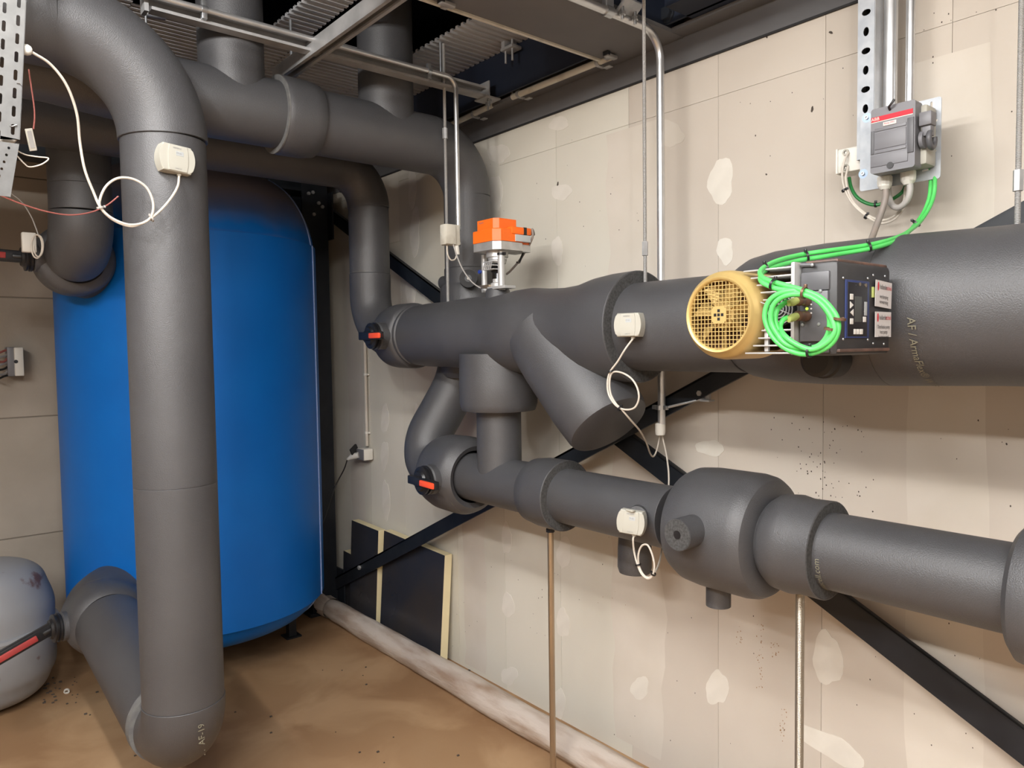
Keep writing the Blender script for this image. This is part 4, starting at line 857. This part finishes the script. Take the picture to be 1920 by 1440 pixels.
ct1 = tag(obj('data_cable', MB().tube(spline(px(up1+co1, x=1.2), 6), .0046, 12), M['green']), 'bright green cable, upper strand, from the switch plate to a coil at the controller', 'cable')
ct2 = tag(obj('data_cable', MB().tube(spline(px(up2+co2, x=1.2), 6), .0046, 12), M['green']), 'bright green cable, lower strand, from the switch plate to a coil at the controller', 'cable')
for (u, v, x, d) in ((1718, 419, 1.785, (-.4, .8, -1)), (1630, 463, 1.534, (-.5, .6, -.2)), (1513, 480, 1.415, (-.5, .6, -.2)), (1437, 503, 1.28, (-.6, .6, -.3)), (1450, 533, 1.192, (0, -1, -.4)), (1508, 549, 1.184, (0, -1, -.2)), (1574, 598, 1.185, (0, .2, -1)), (1518, 660, 1.182, (0, 1, 0)), (1557, 617, 1.182, (0, .2, -1))):
    tie(at(u, v, x=x), d, .0086, ct1, 'black' if u not in (1508, 1574, 1557) else 'brown_plug')

# ------------------------------------------------------------------ pump with motor and controller
t = thing('circulation_pump', 'gold pump motor with a black controller box strapped to the pump line', 'pump')
MO = V((1.245, .858, .059))
obj('fan_cover', MB().lathe([(.0675, .004), (.0695, .0), (.0735, -.001), (.0765, .003), (.078, .007), (.083, .011), (.0868, .020), (.0885, .034), (.0885, .135), (.084, .136), (.0835, .13), (.083, .03), (.0675, .012)], MO, X, 72, closed=True), M['gold'], t, sharp=50)
gr = MB(); R_ = .0685
for k in range(-8, 9):
    s_ = k*.0082; hl = math.sqrt(max(R_*R_-s_*s_, 1e-6))
    if hl > .01:
        gr.bb(MO.x+.004, MO.x+.0052, MO.y+s_-.0007, MO.y+s_+.0007, MO.z-hl, MO.z+hl).bb(MO.x+.004, MO.x+.0058, MO.y-hl, MO.y+hl, MO.z+s_-.0007, MO.z+s_+.0007)
gr.prism(rpoly(.034, .034, .010), MO+V((.0058, .0, .0)), -Y, Z, .002)
gg = obj('grille', gr, M['gold'], t)
hb2 = MB()
for (a, b_) in ((0, 0), (-1, 0), (1, 0), (0, -1), (0, 1)): hb2.bb(MO.x+.0036, MO.x+.0037, MO.y+a*.0082-.003, MO.y+a*.0082+.003, MO.z+b_*.0082-.003, MO.z+b_*.0082+.003)
obj('hub_slots', hb2, M['black'], gg)
fn = obj('fan_hub', MB().tube([MO+X*.016, MO+X*.045], [.026, .032], 24), M['gold'], t)
for k in range(7):
    a = 2*math.pi*k/7+.2; d = V((0, math.cos(a), math.sin(a))); e = V((0, -math.sin(a), math.cos(a)))
    obj('fan_blade', MB().hull8([MO+X*.012+d*.022-e*.006, MO+X*.012+d*.065-e*.012, MO+X*.040+d*.065+e*.018, MO+X*.040+d*.022+e*.008], [MO+X*.014+d*.022-e*.006, MO+X*.014+d*.065-e*.012, MO+X*.042+d*.065+e*.018, MO+X*.042+d*.022+e*.008]), M['gold'], fn)
obj('motor_shield', MB().tube([MO+X*.052, MO+X*.056], .082, 40), M['brown_plug'], t)
fm = MB().tube([MO+X*.10, MO+X*.33], .081, 40)
obj('motor_body', fm, M['gold_rust'], t)
obj('terminal_neck', MB().bb(1.36, 1.52, .715, .80, .0, .12, .004), M['black_matt'], t)
obj('pump_port', MB().lathe([(0, 0), (.028, 0), (.036, .006), (.036, .03), (.040, .034), (.040, .08), (0, .08)], (1.47, .775, -.034), X, 36), M['black_matt'], t)
fi = 0
for k in range(12):
    z = -.017+k*.0143; dz = z-MO.z
    ye_ = MO.y-math.sqrt(max(.0905**2-dz*dz, 0))-.001 if abs(dz) < .0905 else MO.y-.05
    ye_ = min(ye_, .812); 
    if ye_ > .718: obj('cooling_fin', MB().bb(1.262, 1.48, .708, max(ye_, .735), z-.0016, z+.0016, .0012), M['alu_white'], t)
    else: obj('cooling_fin', MB().bb(1.262, 1.48, .708, .735, z-.0016, z+.0016, .0012), M['alu_white'], t)
obj('fin_plate', MB().bb(1.262, 1.50, .706, .7135, -.02, .149, .002), M['alu_white'], t)
obj('fin_rib', MB().bb(1.268, 1.275, .762, .770, -.014, .03, .001), M['alu_white'], t)
fg = MB()
fc = at(1460, 580, x=1.258)
for r in (.010, .016, .022, .028): fg.lathe([(r-.0008, 0), (r+.0008, 0), (r+.0008, .0016), (r-.0008, .0016)], fc, -X, 28, closed=True)
for a in (.4, 1.97, 3.54, 5.11): fg.box(fc+V((0, math.cos(a), math.sin(a)))*.02, (.0018, .04, .0018), 0, (X, V((0, math.cos(a), math.sin(a))), V((0, -math.sin(a), math.cos(a)))))
g_ = obj('fan_guard', MB().tube([fc+X*.001, fc+X*.012], .030, 32), M['black'], t); obj('guard_wire', fg, M['galv_dull'], g_)
IY0, IY1, IZ0, IZ1, IX0, IX1 = .634, .706, -.022, .147, 1.280, 1.495
cb = obj('controller_box', MB().bb(IX0, IX1, IY0, IY1, IZ0, IZ1, .010), M['inverter'], t)
obj('dusty_lid', MB().bb(IX0+.012, IX1-.004, IY0+.006, IY1-.004, IZ1-.004, IZ1+.004, .003), M['inverter_dusty'], cb)
obj('dusty_ledge', MB().bb(IX0+.004, IX1-.01, IY0-.003, IY0+.01, IZ0+.006, IZ0+.012, .002), M['inverter_dusty'], cb)
def fa(u, v): return at(u, v, x=IX0-.001)
a, b_ = fa(1503, 512), fa(1556, 543); obj('front_panel', MB().bb(IX0-.004, IX0+.004, b_.y, a.y, b_.z, a.z, .002), M['grey_plastic_dark'], cb)
a, b_ = fa(1502, 548), fa(1554, 640); pn = obj('socket_plate', MB().bb(IX0-.006, IX0+.004, b_.y, a.y, b_.z, a.z, .002), M['grey_plastic_dark'], cb)
a, b_ = fa(1502, 646), fa(1556, 662); obj('front_panel', MB().bb(IX0-.004, IX0+.004, b_.y, a.y, b_.z, a.z, .002), M['inverter'], cb)
obj('corner_post', MB().tube([fa(1502, 497), fa(1525, 497)], .004, 10), M['grey_plastic_dark'], cb)
for (u, v) in ((1508, 609), (1538, 608), (1541, 546), (1526, 497), (1510, 546)): obj('screw', MB().lathe([(0, 0), (.0035, 0), (.0028, .0018), (0, .002)], fa(u, v)-X*.005, -X, 12), M['galv'], cb)
obj('status_light', MB().tube([fa(1516, 579)-X*.005, fa(1516, 579)-X*.0068], .0026, 12), M['led'], cb)
for (u, v) in ((1524, 571), (1524, 579), (1524, 587)): obj('status_light', MB().tube([fa(u, v)-X*.005, fa(u, v)-X*.0064], .0015, 10), M['button'], cb)
for (v, dz) in ((567, .004), (597, -.001)):
    p = fa(1516, v+(-2 if v < 580 else -4)); p = V((IX0-.006, p.y, p.z))
    pg = obj('plug', MB().lathe([(0, 0), (.0088, 0), (.0095, .004), (.0095, .010), (.0082, .012), (.0082, .022), (.0092, .024), (.0092, .034), (.0078, .036), (0, .036)], p, -X, 18), M['brown_plug'], t)
    q = p-X*.036; e = at(1478, v+2, x=1.215)
    obj('plug_boot', MB().tube([q, q*.55+e*.45, e], [.0062, .0075, .0052], 12), M['boot'], pg)
dp = IY0-.0005
def da(u, v): return at(u, v, y=dp)
def rect(name, u0, v0, u1, v1, m, dep, parent, bev=.0008, off=0):
    um, vm = (u0+u1)/2, (v0+v1)/2; x0, x1 = da(u0, vm).x, da(u1, vm).x; za_, zb_ = da(um, v1).z, da(um, v0).z
    return obj(name, MB().prism([(x0, za_), (x1, za_), (x1, zb_), (x0, zb_)], (0, dp-off, 0), X, Z, dep, bev), M[m], parent)
fr = rect('display_frame', 1584, 526, 1628, 634, 'blue_edge', .002, t)
rect('display_face', 1587, 530, 1624, 631, 'display', .0026, fr)
rect('display_screen', 1600, 556, 1613, 604, 'lcd', .003, fr)
for (u0, v0, u1, v1) in ((1591, 551, 1597, 562), (1591, 597, 1597, 608), (1598, 617, 1603, 627), (1604, 617, 1609, 627), (1610, 617, 1615, 627), (1615.5, 594, 1621, 604)): rect('button', u0, v0, u1, v1, 'button', .0034, fr)
for s_, v in ((1, 572), (-1, 586)):
    x0, x1 = da(1591, v).x, da(1597, v).x; z_ = da(1594, v).z; h_ = .0062
    tri = [(x0, z_+h_), (x0, z_-h_), (x1, z_)] if s_ > 0 else [(x1, z_-h_), (x1, z_+h_), (x0, z_)]
    obj('arrow_button', MB().prism(list(reversed(tri)), (0, dp, 0), X, Z, .0034), M['button'], fr)
rect('model_strip', 1618, 566, 1623, 592, 'silver_label', .0032, fr)
flatobj('display_print', MB().flat(text('Bus', .004), da(1617, 582)-Y*.0034, Z, -X).flat(text('...', .006), da(1602, 533)-Y*.003, X, Z), M['paper'], fr)
for (u, v) in ((1610, 533), (1621, 535)): obj('dust_spot', MB().tube([da(u, v)-Y*.0026, da(u, v)-Y*.0031], .0035, 12), M['copper'], fr)
for (u, v) in ((1581, 521), (1627, 522), (1581, 636), (1627, 637), (1637, 516), (1637, 644), (1659, 518), (1657, 645)): obj('screw', MB().lathe([(0, 0), (.0028, 0), (.002, .0015), (0, .0017)], da(u, v), -Y, 10), M['galv'], cb)
def sticker(u0, v0, u1, v1, lines, rot):
    c = da((u0+u1)/2, (v0+v1)/2)-Y*.004; w_ = da(u1, (v0+v1)/2).x-da(u0, (v0+v1)/2).x; h_ = da((u0+u1)/2, v0).z-da((u0+u1)/2, v1).z
    ux = (X*math.cos(rot)+Z*math.sin(rot)); uy = (Z*math.cos(rot)-X*math.sin(rot))
    s_ = obj('sticker', MB().prism([(-w_/2, -h_/2), (w_/2, -h_/2), (w_/2, h_/2), (-w_/2, h_/2)], c, ux, uy, .001), M['paper'], t)
    o_ = c-Y*.0015
    lg = MB().prism(ell(.0030, .0085, 12), o_-ux*w_*.36+uy*h_*.27, ux, uy, .0002)
    obj('logo', lg, M['ink_red'], s_)
    def tx(st, size, dx, dy, al, sx): 
        vs, fs = text(st, size, al); return MB().flat(([V((v.x*sx, v.y, 0)) for v in vs], fs), o_-Y*.0003+ux*dx+uy*dy, ux, uy)
    flatobj('firm_name', tx('hollander', .013, -w_*.27, h_*.27, 'LEFT', .62), M['ink'], s_)
    flatobj('firm_name', tx('techniek', .013, w_*.13, h_*.27, 'LEFT', .50), M['ink_red'], s_)
    tb = MB()
    for k, l in enumerate(lines): 
        q = tx(l, .0105, 0, -h_*(.10+.20*k), 'CENTER', .72); tb.add(q.v, q.f)
    flatobj('sticker_print', tb, M['ink'], s_)
sticker(1637, 528, 1667, 577, ['verdamping', 'verwarming'], -.06)
sticker(1636.5, 585, 1666, 632, ['Distributie pomp', 'heat pump', '(warmtepomp)'], .0)
rect('yellow_tab', 1634, 538, 1637, 558, 'boot', .003, cb)

# ------------------------------------------------------------------ boards, wrapped roll, socket, floor
def board(label, y0, y1, z1, z1b, xb, xt, th=.045):
    t = thing('insulation_board', label, 'board', 'insulation boards leaning on the wall')
    def sheet(o0, o1):
        lo = [V((xb+o0, y1, -1.5)), V((xb+o0, y0, -1.5)), V((xt+o0, y0, z1b)), V((xt+o0, y1, z1))]
        return lo, [p+V((o1-o0, 0, 0)) for p in lo]
    obj('foam_core', MB().hull8(*sheet(.002, th-.002)), M['board_edge'], t, smooth=False)
    obj('facing', MB().hull8(*sheet(0, .0019)), M['board_face'], t, smooth=False)
    return t
board('wide dark-faced insulation board leaning on the wall under the brace, right of the other two', 2.842, 3.40, -.955, -.972, 1.905, 1.945)
board('tall narrow dark insulation board leaning between the wide board and the column', 3.44, 3.735, -.955, -.962, 1.902, 1.932)
board('short dark insulation board offcut showing beside the column foot', 3.74, 3.86, -1.155, -1.16, 1.925, 1.94)
t = thing('wrapped_roll', 'long roll wrapped in dirty brownish film lying on the floor along the wall', 'roll')
rnd = random.Random(4); pts = []; rs = []
for k in range(60):
    y = 3.83-k*.064; pts.append((1.822, y, -1.5+.055)); rs.append(.056+rnd.uniform(-.0012, .0012))
rs[0] = .046; rs[1] = .052
b = MB().tube(pts, rs, 30)
vs = b.v
for i, v in enumerate(vs):
    n_ = mnoise.noise(V((v.x*22, v.y*2.2, v.z*22)))*.006+mnoise.noise(V((v.x*55, v.y*14, v.z*55)))*.003
    c_ = V((1.822, v.y, -1.444)); d_ = (v-c_); 
    if d_.length > 1e-6: v += d_.normalized()*n_
    v.z = max(v.z, -1.4995)
obj('film', b, M['film'], t, sharp=25)
ce_ = MB(); n = 18
ringv = [V((1.815+.060*math.cos(2*math.pi*k/n)*(1+.2*rnd.uniform(-1, 1)), 3.85+rnd.uniform(-.02, .05), -1.44+.060*math.sin(2*math.pi*k/n)*(1+.2*rnd.uniform(-1, 1)))) for k in range(n)]
ring0 = [V((1.82+.056*math.cos(2*math.pi*k/n), 3.78, -1.444+.056*math.sin(2*math.pi*k/n))) for k in range(n)]
for v in ringv+ring0: v.z = max(v.z, -1.499)
ce_.add(ringv+ring0+[V((1.80, 3.82, -1.42))], [(k, (k+1) % n, n+(k+1) % n, n+k) for k in range(n)]+[((k+1) % n, k, 2*n) for k in range(n)])
obj('crumpled_end', ce_, M['film'], t, sharp=5)
b = MB().tube([(1.90, 2.2, -1.494), (1.90, 1.2, -1.494)], .004, 8)

WX = 1.985
t = thing('wall_conduit', 'thin white conduit on the plaster wall leading down to the socket beside the column', 'conduit')
p, q = at(682, 560, x=WX), at(688, 836, x=WX); obj('tube', MB().tube([p, V((p.x, q.y, q.z))*1 if False else q], .0095, 14), M['cable_white'], t)
for v in (702, 811): c_ = at(685.5+(v-702)*.02, v, x=WX); obj('clip', MB().lathe([(.0098, -.006), (.0125, -.006), (.0125, .006), (.0098, .006)], c_, Z, 14).box(c_+V((.005, -.016, 0)), (.012, .014, .01), .001), M['white'], t)
t = thing('wall_socket', 'white wall socket with its flap raised and a plug in it, beside the column', 'socket')
c_ = at(684, 851, x=WX-.02)
obj('housing', MB().box(c_, (.055, .085, .062), .004), M['white'], t)
obj('flap', MB().box(c_+V((-.045, .035, .020)), (.055, .012, .050), .003, (V((.8, .3, .5)).normalized(), V((-.4, .9, .0)).normalized(), V((-.45, -.2, .87)).normalized())), M['black_matt'], t)
obj('seal', MB().box(c_+V((-.029, .0, .0)), (.006, .080, .058), .002), M['grey_plastic'], t)
obj('plug', MB().tube([c_+V((-.03, .01, -.004)), c_+V((-.055, .04, -.012)), c_+V((-.07, .07, -.03))], [.017, .016, .007], 14), M['white'], t)
s0 = c_+V((-.07, .07, -.03))
tag(obj('plug_cable', MB().tube(spline([s0]+px([(645, 880, 1.92), (632, 905, 1.90), (622, 930, 1.86), (611, 965, 1.80), (603, 990, 1.76), (598, 1040, 1.72)], x=1.8), 6), .0036, 8), M['cable_black']), 'black flex falling from the wall socket plug behind the blue tank', 'cable')
def debris():
    rnd = random.Random(11); mb = MB()
    for _ in range(70):
        u, v = rnd.choice([(rnd.uniform(80, 150), rnd.uniform(1255, 1320)), (rnd.uniform(80, 150), rnd.uniform(1255, 1320)), (rnd.uniform(20, 600), rnd.uniform(1280, 1430)), (rnd.uniform(600, 950), rnd.uniform(1200, 1430)), (rnd.uniform(840, 900), rnd.uniform(1240, 1265))])
        p = at(u, v, z=-1.498); s_ = rnd.uniform(.002, .006); mb.box(p, (s_*2, s_*1.5, s_), s_*.2)
    o_ = obj('floor_crumbs', mb, M['speck'], None); o_['kind'] = 'stuff'; tag(o_, 'dark crumbs of dirt scattered on the brown concrete floor', 'debris')
debris()
tag(obj('foam_chip', MB().lathe([(.008, -.004), (.012, -.004), (.012, .004), (.008, .004)], at(125, 1296, z=-1.488), V((.3, 1, .4)), 12, closed=True), M['white']), 'small white ring offcut on the floor beside the grey vessel', 'debris')

# ------------------------------------------------------------------ left edge: perforated tray, wires, clips, terminal box
t = thing('cable_tray', 'perforated galvanised cable tray standing upright at the top left edge', 'tray')
TY_ = 2.00
a = at(48, 0, y=TY_); b_ = at(36, 262, y=TY_); uy = (a-b_).normalized(); ux = uy.cross(-Y).normalized()*1.0
if ux.x < 0: ux = -ux
Wt = .16; Ht = (a-b_).length+.25
hs = []
p0 = b_-ux*Wt
def loc(u, v): q = at(u, v, y=TY_)-p0; return q.dot(ux), q.dot(uy)
for k in range(12):
    for (uu, dv) in ((35.5, 5), (8.5, 15), (-19, 5), (-46, 15)):
        x_, y_ = loc(uu-(1.65*k), dv+34*k) if dv+34*k < 262 else (None, None)
        if x_ is not None and x_ > .008: hs.append(rpoly(.0072, .024, .0034, 3, x_, y_))
for k in range(1, 7):
    for (uu, dv) in ((35.5, 5), (8.5, 15), (-19, 5), (-46, 15)):
        x_, y_ = loc(uu+1.65*k, dv-34*k)
        if y_ < Ht-.02: hs.append(rpoly(.0072, .024, .0034, 3, x_, y_))
pb = MB(); addplate(pb, plate([(0, 0), (Wt, 0), (Wt, Ht), (0, Ht)], hs, .0015), p0, ux, uy); obj('tray_bed', pb, M['tray_grey'], t, smooth=False)
s1 = b_+V((0, .03, 0))
obj('tray_flange', MB().hull8([b_, b_+uy*Ht, b_+uy*Ht+V((0, .06, 0)), b_+V((0, .06, 0))], [q_+ux*.0015 for q_ in (b_, b_+uy*Ht, b_+uy*Ht+V((0, .06, 0)), b_+V((0, .06, 0)))]), M['tray_grey'], t)
sm_ = MB()
low = at(20, 268, y=TY_)
addplate(sm_, plate([(-.06, -.12), (-.005, -.12), (.016, 0), (-.06, 0)], [rpoly(.005, .006, .002, 2, -.004-.005*k, -.012-.016*k) for k in range(6)], .0015), low, X, Z); obj('lower_rail', sm_, M['tray_grey'], t, smooth=False)
obj('wire_clip', MB().tube(spline(px([(18, 234), (22, 237), (32, 234)], y=TY_-.004)), .0012, 6), M['galv'], t); obj('wire_clip', MB().tube(spline(px([(31, 155), (37, 156), (41, 160)], y=TY_-.004)), .0012, 6), M['galv'], t)
g0 = at(42, 92, y=TY_+.02)
obj('cable_gland', MB().lathe([(0, 0), (.0105, 0), (.0125, .003), (.0125, .010), (.0095, .016), (.005, .019), (0, .019)], g0, X, 12), M['white'], t)
tag(obj('tray_cable', MB().tube(spline(px([(-30, 263), (0, 264), (20, 265), (30, 258), (33, 244)], y=TY_+.02)), .0052, 10), M['cable_white']), 'thick cream cable bent round the lower end of the perforated tray', 'cable')
tag(obj('thin_wire', MB().tube(spline(px([(20, 272), (32, 282), (48, 290), (70, 294), (91, 297), (78, 308), (56, 313), (45, 306), (30, 290)], y=TY_+.06)), .0016, 8), M['cable_white']), 'thin beige wire bent into a sharp loop below the tray', 'wire')
tag(obj('red_wire', MB().tube(spline(px([(54, 130), (58, 158), (62, 185), (65, 215), (63, 242)], y=TY_+.12)), .0017, 8), M['cable_red']), 'short dull red wire hanging to the pale name tag beside the tray', 'wire')
p = at(58, 262, y=TY_+.12); tg = thing('name_tag', 'narrow pale plastic tag on the red wire beside the tray', 'tag'); ax_ = (V((.96, .0, .28)), Y, V((-.16, 0, 1)).normalized())
obj('holder', MB().box(p, (.016, .004, .052), .001, ax_), M['old_white'], tg); obj('insert', MB().box(p-Y*.0025, (.009, .002, .040), 0, ax_), M['cable_grey'], tg)
tag(obj('red_wire', MB().tube(spline(px([(-10, 362), (0, 366), (40, 382), (85, 396), (130, 403), (170, 398), (200, 385), (222, 368)], y=2.46)), .0021, 8), M['cable_red']), 'long sagging red wire passing from the left edge behind the near riser', 'wire')
tag(obj('thin_wire', MB().tube(spline(px([(12, 356), (40, 378), (58, 405), (69, 432), (73, 445)], y=3.18)), .0022, 8), M['cable_grey']), 'thin grey wire dropping to the white clip box on the upper valve lever', 'wire')
sp_ = thing('terminal_clip', 'small shiny spring terminal below the tray at the left edge', 'clip')
p = at(19, 300, y=TY_+.01); obj('body', MB().box(p, (.008, .008, .03), .002).box(p+V((-.004, 0, -.014)), (.02, .006, .006), .001).box(p+V((.002, 0, .014)), (.016, .006, .005), .001), M['galv'], sp_)
tag(obj('red_wire', MB().tube(spline(px([(14, 312), (6, 328), (-6, 345)], y=TY_+.01)), .0014, 8), M['cable_red']), 'thin red wire leaving the spring terminal at the left edge', 'wire')
t = thing('clip_box', 'small white contact box on the dark red lever of the upper tank valve', 'box')
p = at(54, 455, y=3.22); obj('case', MB().box(p, (.045, .030, .072), .004), M['white'], t)
lp = spline([at(69+10*math.cos(a), 462+22*math.sin(a), y=3.17) for a in [math.pi/2*3+2*math.pi*k/12 for k in range(13)]]+[at(72+9*math.cos(a), 461+20*math.sin(a), y=3.165) for a in [math.pi/2*3+2*math.pi*k/12 for k in range(10)]], 4)
obj('cable_loop', MB().tube(lp, .0028, 8), M['cable_white'], t)
t = thing('terminal_box', 'open terminal box with a white lid on the block wall at the left edge', 'box')
c_ = at(20, 678, y=4.44); bw = .028
obj('case', MB().box(at(21, 678, y=4.44), (.040, .09, .145), .004), M['grey_plastic'], t)
obj('lid', MB().box(at(34, 678, y=4.42), (.038, .09, .142), .004), M['white'], t)
obj('screw', MB().lathe([(0, 0), (.009, 0), (.007, .005), (0, .005)], at(30, 678, y=4.375), -Y, 12), M['black'], t)
for k in range(7):
    v = 656+k*8; m_ = 'cable_red' if k in (0, 2) else ('cable_grey' if k % 2 else 'cable_black')
    obj('core', MB().tube(spline(px([(14, v, 4.42), (7, v+2+(k % 3)*2, 4.40), (-4, v+6, 4.38), (-16, v+4, 4.40)], y=4.4)), .0055, 8), M[m_], t)
# ------------------------------------------------------------------ origins: things stand on the empty at their base, parts keep their own centre
def desc(o):
    out = []
    for c in o.children: out.append(c); out += desc(c)
    return out
WORLD = {}
for o in ALL:
    ms = [o] if o.type == 'MESH' else [c for c in desc(o) if c.type == 'MESH']
    if o.type == 'MESH':
        co = [v.co for v in o.data.vertices]
    else:
        co = [v.co for m_ in ms for v in m_.data.vertices]
    lo = V([min(c[i] for c in co) for i in range(3)]); hi = V([max(c[i] for c in co) for i in range(3)])
    c = (lo+hi)/2
    if o.parent is None: c.z = lo.z
    WORLD[o] = c
for o in ALL:
    c = WORLD[o]
    if o.type == 'MESH': o.data.transform(Matrix.Translation(-c))
    o.location = (c-WORLD[o.parent]) if o.parent else c+V((0, 0, H))
    if o.type == 'EMPTY' and o.parent is None: pass
bpy.context.view_layer.update()
